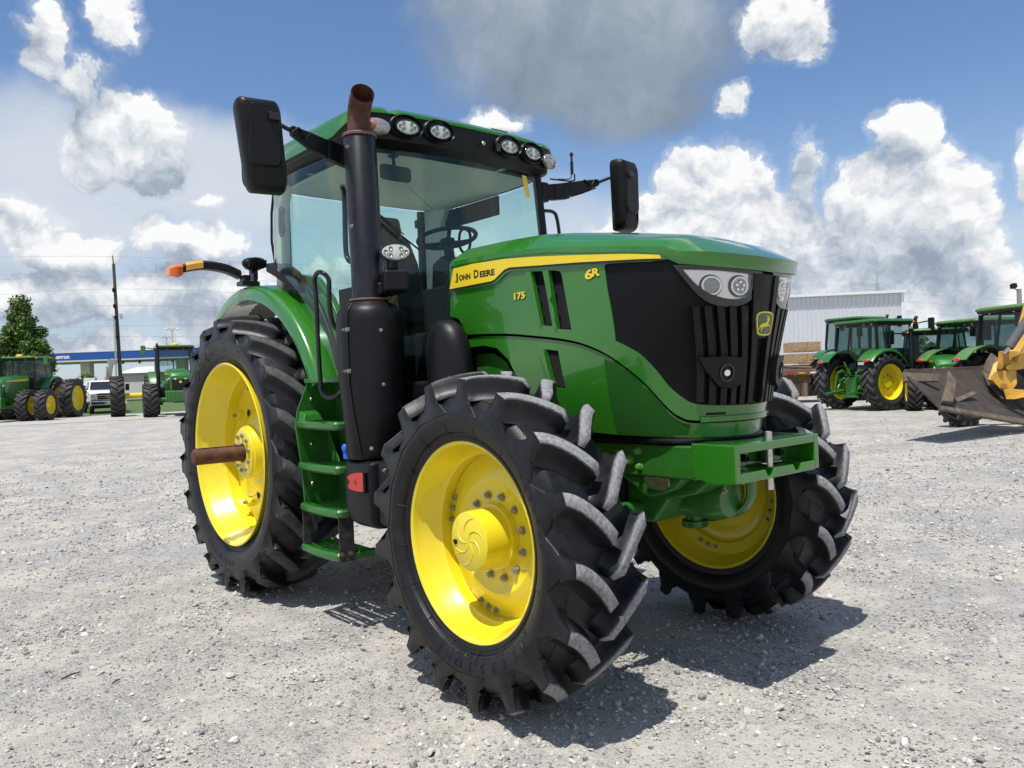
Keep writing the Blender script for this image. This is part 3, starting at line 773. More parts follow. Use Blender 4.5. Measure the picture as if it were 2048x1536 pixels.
ZB = [(.05, 2.118), (.114, 2.115), (.5, 2.105), (.8, 2.08), (1.2, 2.015), (1.44, 1.975), (1.52, 1.945), (1.74, 1.925), (2, 1.912)]
zb = lambda s: ipl(ZB, s if s <= 2 else 4-s)
CREASE = [(.168, 1.715), (.473, 1.698), (.677, 1.672), (.823, 1.65), (.955, 1.62), (1.08, 1.57), (1.215, 1.497), (1.36, 1.41), (1.5, 1.30), (1.565, 1.262), (1.63, 1.247), (1.82, 1.243), (2, 1.243)]
GRB = [(1.10, 1.965), (1.11, 1.855), (1.15, 1.615), (1.23, 1.58), (1.315, 1.54), (1.42, 1.47), (1.485, 1.41), (1.565, 1.352), (1.635, 1.32), (1.8, 1.308), (2, 1.305)]
def both(pts): return pts+[(4-s, z) for s, z in reversed(pts[:-1])]
crv = cr(CREASE, 3); grv = GRB[:2]+cr(GRB[2:], 3)
VENT1 = [(.672, 2.0), (.745, 1.992), (.795, 1.712), (.728, 1.72)]
VENT2 = [(.785, 1.990), (.848, 1.978), (.862, 1.960), (.909, 1.685), (.826, 1.695)]
VENT3 = [(.735, 1.600), (.814, 1.588), (.845, 1.40), (.778, 1.41)]
toppts = [(s, zb(s)+.012) for s in [.06+.07*k for k in range(28)]]+[(2, zb(2)+.012)]
outer = [(.059, 1.98), (.05, 1.83), (.118, 1.81), (.150, 1.77), (.166, 1.73)]+both(crv)+mirS([(.059, 1.98), (.05, 1.83), (.118, 1.81), (.150, 1.77), (.166, 1.73)])[::-1]
outer = outer+[(4-s, z) for s, z in toppts]+list(reversed(toppts[:-1]))
ghole = both([(1.10, 1.965)]+grv[1:])
gtop = [(4-s, zb(s)-.014) for s in (1.2, 1.3, 1.44, 1.52, 1.63, 1.74, 1.87)]+[(2, zb(2)-.014)]+[(s, zb(s)-.014) for s in (1.87, 1.74, 1.63, 1.52, 1.44, 1.3, 1.2)]
ghole = ghole+gtop
hood = sheet(outer, H, .045, .045, -.018, 0, [VENT1, VENT2, mirS(VENT1), mirS(VENT2), ghole]).build('hood_side_panel', GREEN, TR, smooth=30)
# lower side panel, tucked a little under the upper one
low = [(.175, 1.69), (.19, 1.64), (.30, 1.645), (.40, 1.625), (.48, 1.56), (.56, 1.42), (.60, 1.30), (.70, 1.20), (1.145, 1.18), (1.62, 1.168), (2, 1.166)]
lowtop = [(s, z-.013) for s, z in crv if s >= .17]
lower = [(4-s, z) for s, z in low[:-1]][::-1]
lpoly = low+lower+[(4-s, z) for s, z in lowtop[:-1]]+list(reversed(lowtop))
sheet(lpoly, lambda s, z, o: H(s, z, o-.010), .05, .045, -.015, 0, [VENT3, mirS(VENT3)]).build('lower_side_panel', GREEN, TR, smooth=30)
# front lip seam
lp = MB(); lip = [(1.64, 1.238), (2, 1.234)]; 
sheet([(1.66, 1.236), (2.34, 1.236), (2.34, 1.262), (1.66, 1.262)], lambda s, z, o: H(s, z, o), .03, .03, .0, .010, mb=lp); lp.build('nose_lip', GREEN, TR, smooth=30, bevel=.003)
sheet([(1.69, 1.268), (1.80, 1.268), (1.80, 1.278), (1.69, 1.278)], H, .03, .03, -.001, .002).build('nose_slot', DARK, TR)
for f_ in (lambda p: p, mirS):
    ins = f_([(1.085, 1.535)]+[(1.10, 1.44), (1.115, 1.33), (1.15, 1.195), (1.30, 1.185), (1.6, 1.18), (1.615, 1.225), (1.56, 1.238), (1.5, 1.272), (1.40, 1.352), (1.30, 1.422), (1.2, 1.48)])
    sheet(ins, lambda s, z, o: H(s, z, o-.010), .04, .04, .0, .003).build('ribbed_panel', SCREEN_G, TR, smooth=30)
    lo = f_([(.20, 1.60), (.33, 1.60), (.42, 1.55), (.50, 1.42), (.2, 1.42)]); sheet(lo, lambda s, z, o: H(s, z, o-.05), .06, .06, -.01, 0).build('inner_shield', GREEN_D, TR)
    for v, n_ in ((VENT1, 'vent_screen'), (VENT2, 'vent_screen'), (VENT3, 'vent_screen')):
        big = f_([(s+(.012 if k in (1, 2, 3) and len(v) == 5 or k in (1, 2) else -.012), z) for k, (s, z) in enumerate(v)])
        vo_ = sheet(big, lambda s, z, o: H(s, z, o-.030), .05, .05, -.004, 0).build(n_, DARK, TR)
        # slanted wires of the vent
        wm = MB(); ss = [p[0] for p in v]; zs = [p[1] for p in v]; z = min(zs)-.1
        vv = v
        while z < max(zs)+.1:
            pts = []
            for q in range(9):
                s_ = min(ss)+(max(ss)-min(ss))*q/8; z_ = z+(max(ss)-s_)*1.15*.6
                if inside((s_, z_), vv): pts.append(H(*(f_([(s_, z_)])[0]), -.020))
            if len(pts) > 1: wm.tube(pts, .0016, 4)
            z += .0125
        wm.build('vent_wires', DARK, vo_)
        s0, s1 = v[0], v[3 if len(v) == 4 else 4]
        st = [(v[0][0]-.035, v[0][1]+.0), v[0], v[-1], (v[-1][0]-.012, v[-1][1])]
        sheet(f_(st), lambda s, z, o: H(s, z, o), .02, .05, .0005, .007).build('vent_louvre', GREEN, TR, bevel=.002)
# side channel with the yellow stripe
ST = [(.105, 2.095), (.268, 2.1), (.495, 2.09), (.7, 2.07), (.973, 2.035), (1.205, 2.0), (1.405, 1.969), (1.417, 1.953)]
SB = [(1.2, 1.974), (.973, 2.0), (.695, 2.025), (.535, 2.040), (.500, 2.034), (.47, 2.018), (.425, 1.992), (.40, 1.986), (.066, 1.983)]
CH = [(.114, 2.112), (.495, 2.102), (.795, 2.077), (1.205, 2.012), (1.43, 1.972), (1.455, 1.948), (1.35, 1.947), (1.095, 1.972), (.695, 2.008), (.540, 2.020), (.505, 2.013), (.44, 1.975), (.41, 1.968), (.059, 1.966)]
for f_, sgn in ((lambda p: p, 1), (mirS, -1)):
    ch = sheet(f_(CH), H, .05, .03, .0, .009).build('stripe_channel', GREEN, TR, smooth=30, bevel=.003)
    sh_ = [(s, z-.011) for s, z in SB]
    sheet(f_([(1.425, 1.943)]+sh_+[(.062, 1.974), (.105, 2.09)]+ST[1:-1]), H, .05, .03, .0092, .0105).build('stripe_outline', BDECAL, TR)
    so = sheet(f_(ST+SB), H, .05, .03, .0106, .0120).build('yellow_stripe', YDECAL, TR)
    lm = MB(); S_ = (lambda u, v, t: H(u, v+(-.02)*(u-.118)*.6, .0126+t)) if sgn > 0 else (lambda u, v, t: H(u, v-(-.02)*(u-3.882)*.6, .0126+t))
    du = 1 if sgn > 0 else 1
    st0 = .118 if sgn > 0 else 3.575
    x_ = st0
    for ch_, k_ in (('J', 1.0), ('OHN', .74), (' ', 0), ('D', 1.0), ('EERE', .74)):
        if ch_ == ' ': x_ += .018; continue
        wd = {'J': .024, 'OHN': .092, 'D': .038, 'EERE': .112}[ch_]
        lettering(lm, ch_, S_, x_, 2.019 if k_ < 1 or ch_ == 'D' else 2.012, .046*k_ if ch_ != 'J' else .054, wd, t=.0, offset=.034 if k_ == 1.0 else .046, depth=.0)
        x_ += wd+.009
    lm.build('lettering', BDECAL, so)
    for body, s0, z0, hh, ww in (('175', .552, 1.868, .036, .075), ('6', 1.0, 1.913, .047, .042), ('R', 1.040, 1.922, .038, .038)):
        s_ = s0 if sgn > 0 else 4-s0-ww*1.0
        k_ = MB()
        lettering(k_, body, lambda u, v, t: H(u, v, t), s_+.004, z0-.004, hh, ww, t=.0015, offset=.05, mi=1)
        lettering(k_, body, lambda u, v, t: H(u, v, t), s_, z0, hh, ww, t=.004, offset=.032, depth=.003)
        k_.build('model_badge', [YDECAL, BDECAL], TR, fix=False)
# top of the hood
def xc(x): return ipl([(1.5, 2.21), (1.95, 2.218), (2.3, 2.214), (2.62, 2.200), (2.95, 2.148), (3.4, 2.070), (3.6, 2.026), (3.72, 2.0)], x)
SSV = [.085]+[.1+.05*k for k in range(18)]+[1+.04*k for k in range(26)]
SSV = SSV+[4-s for s in reversed(SSV[:-1])]
cap = MB(); rings = [[], [], [], [], [], []]
for s in SSV:
    q = s if s <= 2 else 4-s; v = max(0, min(1, (q-1.3)/.5)); v = v*v*(3-2*v)
    p0 = H(s, zb(s)-.004, .012+.020*v); rings[0].append(p0)
    p1 = H(s, zb(s)+.022+.014*v, .010+.026*v); rings[1].append((p1[0], p1[1], zb(s)+.022+.014*v))
    a = H(s, zb(s), -.020-.0*v); rings[2].append((a[0]+.02*v, a[1], zb(s)+.050+.008*v))
    h0 = H(s, zb(s)); v2 = max(0, min(1, (q-1.15)/.85)); v2 = v2*v2*(3-2*v2)
    b = (h0[0]-.115*v2, h0[1]*.755); zz = max(xc(b[0]), zb(s)+.070); rings[3].append((b[0], b[1], zz))
    xm = b[0]-.22*max(0, min(1, (b[0]-2.6)/.9))**2
    rings[5].append((xm, 0, xc(xm)+.026))
    rings[4].append(((b[0]+xm)/2, b[1]*.5, (zz+xc(xm)+.026)/2+.010))
# the rear end of the cap is cut on a slant
for k, ring in enumerate(rings):
    for j in (0, len(ring)-1): ring[j] = (ring[j][0]+(.0, .0, .05, .12, .10, .08)[k]*.6, ring[j][1], ring[j][2])
inner = [(x-.0, y*.985, z-.02) for x, y, z in rings[0]]
cap.loft([inner]+rings, False, False)
cap.build('hood_top', GREEN, TR, smooth=22)
# ---- grille
gpoly = both(grv)+[(4-s, zb(s)-.002) for s in (1.2, 1.3, 1.44, 1.52, 1.63, 1.74, 1.87)]+[(2, zb(2)-.002)]+[(s, zb(s)-.002) for s in (1.87, 1.74, 1.63, 1.52, 1.44, 1.3, 1.2)]
GR = sheet(gpoly, lambda s, z, o: H(s, z, o-.006), .035, .04, -.008, 0).build('grille', SCREEN, TR, smooth=30)
for k in range(-6, 7):
    if k == 0: continue
    def rib(z, k=k):
        f = (z-1.30)/.62
        return 2+k*(.058+.0*f)+(.004*k)*f
    zt = 1.74 if abs(k) > 1 else 1.88; z0 = 1.312+.004*max(0, abs(k)-4)**2
    w = .017
    poly = [(rib(z0)-w, z0), (rib(z0)+w, z0)]+[(rib(z)+w*1.02, z) for z in (1.45, 1.6, zt)]+[(rib(z)-w*1.02, z) for z in (zt, 1.6, 1.45)]
    sheet(poly, H, .03, .05, -.006, .020).build('grille_rib', BLACKP, GR, bevel=.004)
fr = sheet([(1.925, 1.60), (2.075, 1.60), (2.08, 1.885), (1.92, 1.885)], H, .03, .05, -.006, .012).build('badge_plate', BLACKP, GR, bevel=.004)
bd = MB(); BS = lambda u, v, t: H(2+u*1.0, 1.665+v, .012+t)
def boct(w, h): return cr([(-w, h*.75), (-w*.55, h*.97), (0, h), (w*.55, h*.97), (w, h*.75), (w*.99, 0), (w*.86, -h*.80), (w*.5, -h*.97), (0, -h), (-w*.5, -h*.97), (-w*.86, -h*.80), (-w*.99, 0)], 2, True)
sheet(boct(.062, .056), BS, .02, .02, 0, .010, mb=bd)
bo = bd.build('badge', mat('badge_green', (.012, .07, .02), .4, coat=.8), GR, bevel=.003)
b2 = MB(); sheet(boct(.058, .0525), BS, .02, .02, .0102, .0125, [boct(.052, .047)], mb=b2)
deer = [(-.042, -.012), (-.030, -.004), (-.014, .002), (.004, .004), (.013, .014), (.012, .020), (.008, .023), (.014, .024), (.016, .027), (.010, .033), (.006, .044), (.013, .033), (.018, .030), (.018, .044), (.021, .031), (.026, .033), (.028, .044), (.029, .032), (.026, .026), (.033, .021), (.034, .017), (.026, .014), (.024, .006), (.024, -.006), (.034, -.006), (.041, -.013), (.038, -.024), (.035, -.014), (.028, -.011), (.018, -.014), (.008, -.016), (-.006, -.018), (-.016, -.020), (-.024, -.030), (-.026, -.040), (-.030, -.040), (-.030, -.028), (-.024, -.019), (-.034, -.020), (-.046, -.032), (-.048, -.030), (-.038, -.014)]
sheet([(x*.95, z*.88) for x, z in deer], BS, .02, .02, .0102, .0125, mb=b2)
b2.build('emblem', YDECAL, bo)
# headlamps
HF = [(1.49, 1.918), (1.74, 1.908), (1.968, 1.892), (1.952, 1.850), (1.93, 1.79), (1.895, 1.755), (1.825, 1.738), (1.74, 1.743), (1.67, 1.775), (1.60, 1.83)]
HLN = [(1.545, 1.902), (1.75, 1.894), (1.951, 1.880), (1.935, 1.830), (1.905, 1.780), (1.87, 1.764), (1.80, 1.764), (1.715, 1.786), (1.64, 1.83)]
for f_ in (lambda p: p, mirS):
    hp = HF[:2]+cr(HF[2:], 3); hl = HLN[:2]+cr(HLN[2:], 3); hl = [(1.765+(a-1.765)*.945, 1.832+(b-1.832)*.90) for a, b in hl]
    ho = sheet(f_(hp), H, .03, .03, -.01, .014, [f_(hl)]).build('headlight', BLACKG, TR, bevel=.003)
    sheet(f_(hl), H, .03, .03, -.010, .000).build('reflector', REFL, ho)
    for (cs, cz, rs, rz) in ((1.722, 1.826, .050, .041), (1.858, 1.826, .042, .041)):
        for kk, mt, t0, t1, sc in (('lamp_bezel', CHROME, .0, .013, 1.0), ('lamp', LENSD if cs < 1.8 else LENS, .0, .006, .80)):
            el_ = [(cs+rs*sc*math.cos(2*PI*q/24), cz+rz*sc*math.sin(2*PI*q/24)) for q in range(24)]
            hole = [[(cs+rs*.78*math.cos(2*PI*q/24), cz+rz*.78*math.sin(2*PI*q/24)) for q in range(24)]] if kk == 'lamp_bezel' else []
            sheet(f_(el_), H, .02, .02, t0, t1, [f_(h) for h in hole]).build(kk, mt, ho, bevel=.002)
        gp_ = [(cs+rs*1.16*math.cos(2*PI*q/24), cz+rz*1.16*math.sin(2*PI*q/24)) for q in range(24)]; gh_ = [(cs+rs*1.01*math.cos(2*PI*q/24), cz+rz*1.01*math.sin(2*PI*q/24)) for q in range(24)]
        sheet(f_(gp_), H, .02, .02, .0, .0025, [f_(gh_)]).build('lamp_gap', mat('smoked_trim', (.10, .105, .11), .2, metal=.6), ho)
        if cs > 1.8:
            for q in range(5):
                an = 2*PI*q/5+.3; sp = H(*(f_([(cs+rs*.42*math.cos(an), cz+rz*.42*math.sin(an))])[0]), .013)
                m = MB(); m.sphere(sp, .0085, 10, 6); m.build('lamp_cell', CHROME, ho)
    sheet(f_(hl), H, .03, .03, .0150, .0170).build('clear_cover', CLEAR, ho, smooth=30)
    # fog lamps
    fg = [(1.632, 1.522), (1.74, 1.524), (1.865, 1.515), (1.862, 1.45), (1.845, 1.40), (1.795, 1.382), (1.725, 1.395), (1.665, 1.46)]
    fo = sheet(f_(fg), H, .03, .03, .015, .045).build('fog_lamp', BLACKP, TR, bevel=.010, seg=3)
    el_ = [(1.757+.036*math.cos(2*PI*q/24), 1.452+.040*math.sin(2*PI*q/24)) for q in range(24)]
    e2 = [(1.757+.028*math.cos(2*PI*q/24), 1.452+.033*math.sin(2*PI*q/24)) for q in range(24)]
    sheet(f_(el_), H, .02, .02, .045, .052, [f_(e2)]).build('lamp_ring', BLACKG, fo, bevel=.002)
    e3 = [(1.757+.015*math.cos(2*PI*q/20), 1.452+.014*math.sin(2*PI*q/20)) for q in range(20)]
    sheet(f_(e3), H, .02, .02, .040, .050).build('lamp', CHROME, fo, bevel=.002)
# engine mass behind the screens
part('engine_block', DARK, TR, lambda m: (m.bb(1.95, 3.30, -.34, .34, 1.17, 2.0), m.bb(1.95, 3.0, -.24, .24, .70, 1.2)), bevel=.02)
tb = MB(); tb.lathe([(-.03, .02), (-.05, .045), (-.03, .065), (.0, .055), (.01, .03)], 28, c=(2.715, -.365, 1.775)); tb.tube([(2.715, -.375, 1.82), (2.69, -.37, 1.9), (2.66, -.36, 1.97)], .028, 12); tb.build('turbocharger', STEEL, TR)
# ---- front frame and weight bracket
part('front_frame', GREEN_D, TR, lambda m: (m.bb(2.35, 3.50, -.325, -.27, .985, 1.135), m.bb(2.35, 3.50, .27, .325, .985, 1.135), m.bb(2.4, 3.49, -.27, .27, 1.02, 1.12)), bevel=.010)
def bracket(m):
    m.prism([(3.492, 1.150), (3.715, 1.150), (3.715, .990), (3.60, .975), (3.492, 1.005)], 'xz', -.34, -.302)
    m.prism([(3.492, 1.150), (3.715, 1.150), (3.715, .990), (3.60, .975), (3.492, 1.005)], 'xz', .302, .34)
    m.bb(3.494, 3.7145, -.303, .303, 1.112, 1.149)
    m.bb(3.53, 3.58, -.303, .303, 1.03, 1.113)
    # sill with two notches for the hanging weights
    ys = [-.303, -.115, -.095, -.055, -.035, .115, .135, .175, .195, .303]; zs = [1.028, 1.028, .998, .998, 1.028, 1.028, .998, .998, 1.028, 1.028]
    m.add([(3.7145, y, z) for y, z in zip(ys, zs)]+[(3.7145, y, .985) for y in ys]+[(3.56, y, z+.004) for y, z in zip(ys, zs)]+[(3.56, y, .985) for y in ys],
          [(i, i+1, i+11, i+10) for i in range(9)]+[(20+i, 30+i, 31+i, 21+i) for i in range(9)]+[(i, 20+i, 21+i, i+1) for i in range(9)]+[(10+i, 11+i, 31+i, 30+i) for i in range(9)]+[(0, 10, 30, 20), (9, 29, 39, 19)])
BRK = part('weight_bracket', GREEN, TR, bracket, bevel=.008, seg=3)
for y in (-.19, .09): 
    part('pipe_stub', GREEN_D, BRK, lambda m: (m.bb(3.585, 3.64, y-.05, y+.05, 1.035, 1.10)), bevel=.012)
    part('pipe_end', DARK, BRK, lambda m: m.lathe([(0, .016), (.03, .016), (.03, .010), (0, .010)], 18, c=(3.64, y+.01, 1.08), axis='x', closed_prof=True))
part('hitch_pin', STEEL, BRK, lambda m: (m.cyl((3.668, -.012, .925), (3.668, -.012, 1.185), .017, 18), m.tube([(3.668, -.03, 1.042), (3.66, -.06, 1.046), (3.668, .05, 1.045), (3.67, .09, 1.043)], .003, 6)), bevel=.003)
for (x, z, r) in ((3.06, 1.085, .014), (3.13, 1.055, .016), (3.18, 1.10, .014), (3.19, 1.03, .014)):
    part('frame_bolt', mat('pale_green_bolt', (.12, .30, .06), .5), TR, lambda m: hexbolt(m, (x, -.325, z), (0, -1, 0), r, .022))
hs = MB(); hs.tube(cr([(2.7, -.33, 1.165), (3.05, -.345, 1.158), (3.35, -.33, 1.156), (3.49, -.22, 1.158), (3.545, .0, 1.160), (3.52, .16, 1.163), (3.44, .27, 1.168)], 8), .011, 8)
hs.tube(cr([(2.7, -.34, 1.150), (3.05, -.352, 1.148), (3.35, -.335, 1.150), (3.47, -.25, 1.150), (3.52, -.05, 1.154)], 8), .007, 6); hs.build('hose', BLACKP, TR)
# ---- front axle
def axle(m):
    rings = []
    for y, zc, rx, rz in ((-.60, .7426, .085, .085), (-.48, .75, .075, .080), (-.34, .775, .085, .095), (-.22, .80, .13, .12), (-.10, .80, .17, .14), (.10, .80, .17, .14), (.22, .80, .13, .12), (.34, .775, .085, .095), (.48, .75, .075, .08), (.60, .7426, .085, .085)):
        rings.append([(2.82+rx*math.cos(2*PI*k/20)*1.0, y, zc+rz*math.sin(2*PI*k/20)) for k in range(20)])
    m.loft(rings)
part('front_axle', GREEN_D, TR, axle)
for sd in (-1, 1):
    part('steering_knuckle', GREEN_D, TR, lambda m: (m.lathe([(0, .0), (0, .13), (.10, .16), (.16, .165), (.20, .15), (.25, .14)], 32, c=(2.8, .60*sd if sd > 0 else -.85, .7426)) if False else m.lathe([(.58*sd, .06), (.60*sd, .12), (.66*sd, .165), (.74*sd, .175), (.83*sd, .165), (.88*sd, .16)], 32, c=(2.8, 0, .7426)),
         m.cyl((2.8, .60*sd, .56), (2.8, .60*sd, .92), .055, 18), m.cyl((2.8, .60*sd, .56), (2.8, .60*sd, .60), .075, 18), m.cyl((2.8, .60*sd, .89), (2.8, .60*sd, .93), .075, 18),
         m.prism([(2.8, .86), (3.02, .84), (3.05, .80), (3.02, .77), (2.8, .70)], 'xz', .56*sd-.03, .56*sd+.03)), bevel=.006)
    part('steering_cylinder', GREEN_D, TR, lambda m: (m.cyl((3.06, .12*sd, .80), (3.06, .40*sd, .80), .045, 18), m.cyl((3.06, .40*sd, .80), (3.03, .56*sd, .80), .022, 12), m.sphere((3.03, .56*sd, .80), .04, 14, 8)))
# lower front support and pulled-out arm seen under the bracket
part('axle_support', GREEN_D, TR, lambda m: (m.prism([(2.45, 1.0), (3.45, 1.0), (3.50, .97), (3.40, .90), (3.25, .86), (3.15, .74), (2.5, .72)], 'xz', -.20, .20), m.prism([(3.0, 1.0), (3.45, 1.0), (3.36, .93), (3.28, .90), (3.2, .88)], 'xz', -.31, -.23)), bevel=.025, seg=3)
part('pto_housing', GREEN_D, TR, lambda m: m.lathe([(3.20, .10), (3.34, .105), (3.40, .10), (3.44, .085), (3.44, .0)], 28, c=(0, .02, .855), axis='x'))
part('draft_hook', GREEN_D, TR, lambda m: m.tube(cr([(3.50, .10, .98), (3.49, .11, .86), (3.44, .10, .79), (3.34, .07, .765), (3.26, .04, .77)], 6), [.03]*3+[.032]*22, 8, flat=.6))
part('cooler_plate', STEEL, TR, lambda m: m.prism([(3.22, .985), (3.36, .985), (3.36, .955), (3.33, .93), (3.27, .93), (3.22, .955)], 'xz', -.335, -.328))
for sd in (-1, 1):
    part('steering_hose', BLACKP, TR, lambda m: (m.tube(cr([(3.06, .16*sd, .85), (3.10, .20*sd, .92), (3.02, .26*sd, .97), (2.80, .25*sd, 1.0)], 5), .011, 6)))
    part('brake_line', BLACKP, TR, lambda m: m.tube(cr([(2.92, .55*sd, .86), (3.0, .42*sd, .93), (2.95, .30*sd, .98)], 5), .007, 6))
    part('tie_rod', GREEN_D, TR, lambda m: (m.cyl((2.56, .10*sd, .78), (2.56, .52*sd, .78), .022, 10), m.sphere((2.56, .54*sd, .78), .036, 12, 8)))
    part('cover_bolt', ZINC, TR, lambda m: hexbolt(m, (3.44, .02+.055*sd, .90), (1, 0, 0), .010, .012))
# ---- chassis, transmission
part('transmission', DARK, TR, lambda m: (m.bb(-.35, 2.4, -.27, .27, .60, 1.25), m.bb(-.2, .5, -.55, .55, .78, 1.18), m.bb(.3, 1.9, -.46, .46, .75, 1.20)), bevel=.03)
part('rear_axle', GREEN_D, TR, lambda m: m.lathe([(-.78, .0), (-.78, .13), (-.70, .16), (-.3, .19), (.3, .19), (.70, .16), (.78, .13), (.78, 0)], 28, c=(0, 0, .9823)))
part('floor_box', BLACKP, TR, lambda m: (m.bb(.35, 1.50, -.68, .68, 1.20, 1.52), m.bb(1.30, 1.9, -.50, .50, .95, 1.75), m.bb(1.35, 1.95, .52, .92, .55, 1.30)), bevel=.03)
part('side_tank', BLACKP, TR, lambda m: (m.bb(1.62, 2.06, -.72, -.42, .72, 1.34), m.bb(1.55, 2.00, -.64, -.40, 1.34, 1.46)), bevel=.03, seg=3)
# ---- rear fenders
def fender(m, sd):
    yo, yi = .905*sd, .50*sd
    n = 30; rings = []
    for k in range(n+1):
        an = R(24+(119-24)*k/n)
        Ro_ = 1.205; ri = 1.165
        c_, s_ = math.cos(an), math.sin(an); cz = .9823
        lip = .03+.02*math.sin(PI*k/n)
        prof = [(yo, Ro_-.055-lip), (yo, Ro_-.03), (yo-.012*sd, Ro_-.008), (yo-.035*sd, Ro_), (yo-.12*sd, Ro_+.012), (yi, Ro_+.018), (yi, ri), (yo-.05*sd, ri-.03), (yo-.02*sd, Ro_-.055-lip)]
        rings.append([(r*c_, y, cz+r*s_) for y, r in prof])
    m.loft(rings)
for sd in (-1, 1): part('fender', GREEN, TR, lambda m: fender(m, sd), smooth=50)
for sd in (-1, 1): part('fender_liner', BLACKP, TR, lambda m: m.lathe([(.885*sd, 1.145), (.45*sd, 1.155), (.45*sd, 1.165), (.885*sd, 1.155)], 30, c=(0, 0, .9823), closed_prof=True, a0=R(26), a1=R(118)))
part('inner_fender', GREEN, TR, lambda m: m.prism([(.25, 2.16), (.55, 2.05), (.80, 1.86), (1.0, 1.62), (1.08, 1.42), (1.3, 1.42), (1.22, 1.65), (.95, 2.02), (.75, 2.18), (.4, 2.25)], 'xz', -.71, -.66), bevel=.01)
part('fender_seal', BLACKP, TR, lambda m: (m.tube(cr([(.25, -.74, 2.30), (.5, -.755, 2.24), (.72, -.765, 2.13), (.90, -.765, 1.97), (1.05, -.765, 1.76), (1.14, -.76, 1.55)], 5), .022, 8),
      m.loft([[(.17, -.80, 2.34), (.17, -.70, 2.36), (.17, -.70, 2.30), (.17, -.80, 2.28)], [(.36, -.82, 2.30), (.36, -.70, 2.32), (.36, -.70, 2.23), (.36, -.82, 2.22)], [(.56, -.82, 2.22), (.56, -.72, 2.24), (.56, -.72, 2.14), (.56, -.82, 2.13)], [(.66, -.80, 2.13), (.66, -.74, 2.15), (.66, -.74, 2.08), (.66, -.80, 2.07)]])), bevel=.01)
# turn-signal arm and rear work lamp on the fender
arm = MB(); pth = cr([(-.02, -.92, 2.275), (-.04, -1.02, 2.318), (-.07, -1.15, 2.335), (-.09, -1.26, 2.318), (-.10, -1.31, 2.300)], 5)
arm.loft([[(x-.042, y, z-.030), (x+.042, y, z-.030), (x+.048, y, z+.016), (x+.030, y, z+.030), (x-.030, y, z+.030), (x-.048, y, z+.016)] for x, y, z in pth])
ao = arm.build('signal_arm', BLACKP, TR, bevel=.004)
part('amber_reflector', AMBER2, ao, lambda m: m.loft([[(x+.040, y, z-.024), (x+.050, y, z-.024), (x+.053, y, z+.014), (x+.030, y, z+.034)] for x, y, z in pth[11:18]]))
part('signal_lens', AMBER, ao, lambda m: m.loft([[(-.10-.050*k, y, 2.296-.042*k-dz), (-.10+.050*k, y, 2.296-.042*k-dz), (-.10+.056*k, y, 2.296+.022*k-dz), (-.10+.034*k, y, 2.296+.040*k-dz), (-.10-.034*k, y, 2.296+.040*k-dz), (-.10-.056*k, y, 2.296+.022*k-dz)] for y, k, dz in ((-1.305, 1.0, 0), (-1.335, 1.02, .004), (-1.375, .98, .012), (-1.395, .75, .018))]), bevel=.006)
part('arm_bracket', BLACKM, TR, lambda m: (m.bb(-.06, .06, -.93, -.80, 2.195, 2.225), m.bb(-.05, .04, -.91, -.86, 2.22, 2.27), m.bb(-.04, .02, -.83, -.80, 2.22, 2.29)), bevel=.004)
def worklamp(parent, c, yaw, front, big=.085):
    M = Matrix.Translation(c) @ Matrix.Rotation(yaw, 4, 'Z')
    b = MB(); prof = [(0, 0), (0, .7), (.02, .97), (.05, 1.0), (.062, .98), (.066, .94)]
    rings = [[(-.06+a, big*r*math.cos(2*PI*k/28), big*.56*r*math.sin(2*PI*k/28)) for k in range(28)] for a, r in prof[1:]]
    b.loft(rings, True, True); b.xf(M); o = b.build('work_lamp', BLACKP, parent, smooth=50)
    if not front:
        fn = MB()
        for k in range(7): 
            y = -big*.75+big*.25*k; hh = big*.5*math.sqrt(max(0, 1-(y/big)**2)); fn.bb(-.082, -.045, y-.003, y+.003, -hh, hh)
        fn.xf(M); fn.build('cooling_fin', BLACKP, o)
    l = MB(); l.sphere((0.0, 0, 0), (.006, big*.92, big*.56*.90), 24, 8); l.xf(M @ Matrix.Translation((.004, 0, 0))); l.build('lens', LENS, o)
    for (y, z) in ((-.62, 0), (-.32, .42), (-.32, -.42), (.32, .42), (.32, -.42), (.62, 0)):
        q = MB(); q.lathe([(.0, .0), (.0, .011), (.006, .0125), (.006, .009), (.002, .004), (.002, 0)], 12, axis='x'); q.xf(M @ Matrix.Translation((.007, y*big, z*big*.5))); q.build('led', mat('led_cell', (.30, .30, .26), .25, metal=.6), o)
    rg = MB(); rg.tube([(.004, big*.95*math.cos(2*PI*k/32), big*.56*.95*math.sin(2*PI*k/32)) for k in range(32)], .005, 6, closed=True); rg.xf(M); rg.build('bezel', BLACKG, o)
    return o
worklamp(TR, (-.06, -.80, 2.365), R(186), False)
part('lamp_stalk', BLACKM, TR, lambda m: (m.bb(-.08, -.03, -.825, -.775, 2.25, 2.33), m.tube([(-.05, -.80, 2.33), (0, -.81, 2.30), (-.02, -.83, 2.25)], .005, 6)), bevel=.004)
worklamp(TR, (1.80, -.735, 2.195), R(-25), True, .092)
part('lamp_stalk', BLACKP, TR, lambda m: (m.bb(1.755, 1.80, -.775, -.715, 2.09, 2.16), m.box((1.78, -.745, 2.025), (.20, .14, .12), (0, 0, R(-20))), m.bb(1.62, 1.75, -.82, -.70, 1.955, 2.03)), bevel=.018, seg=3)
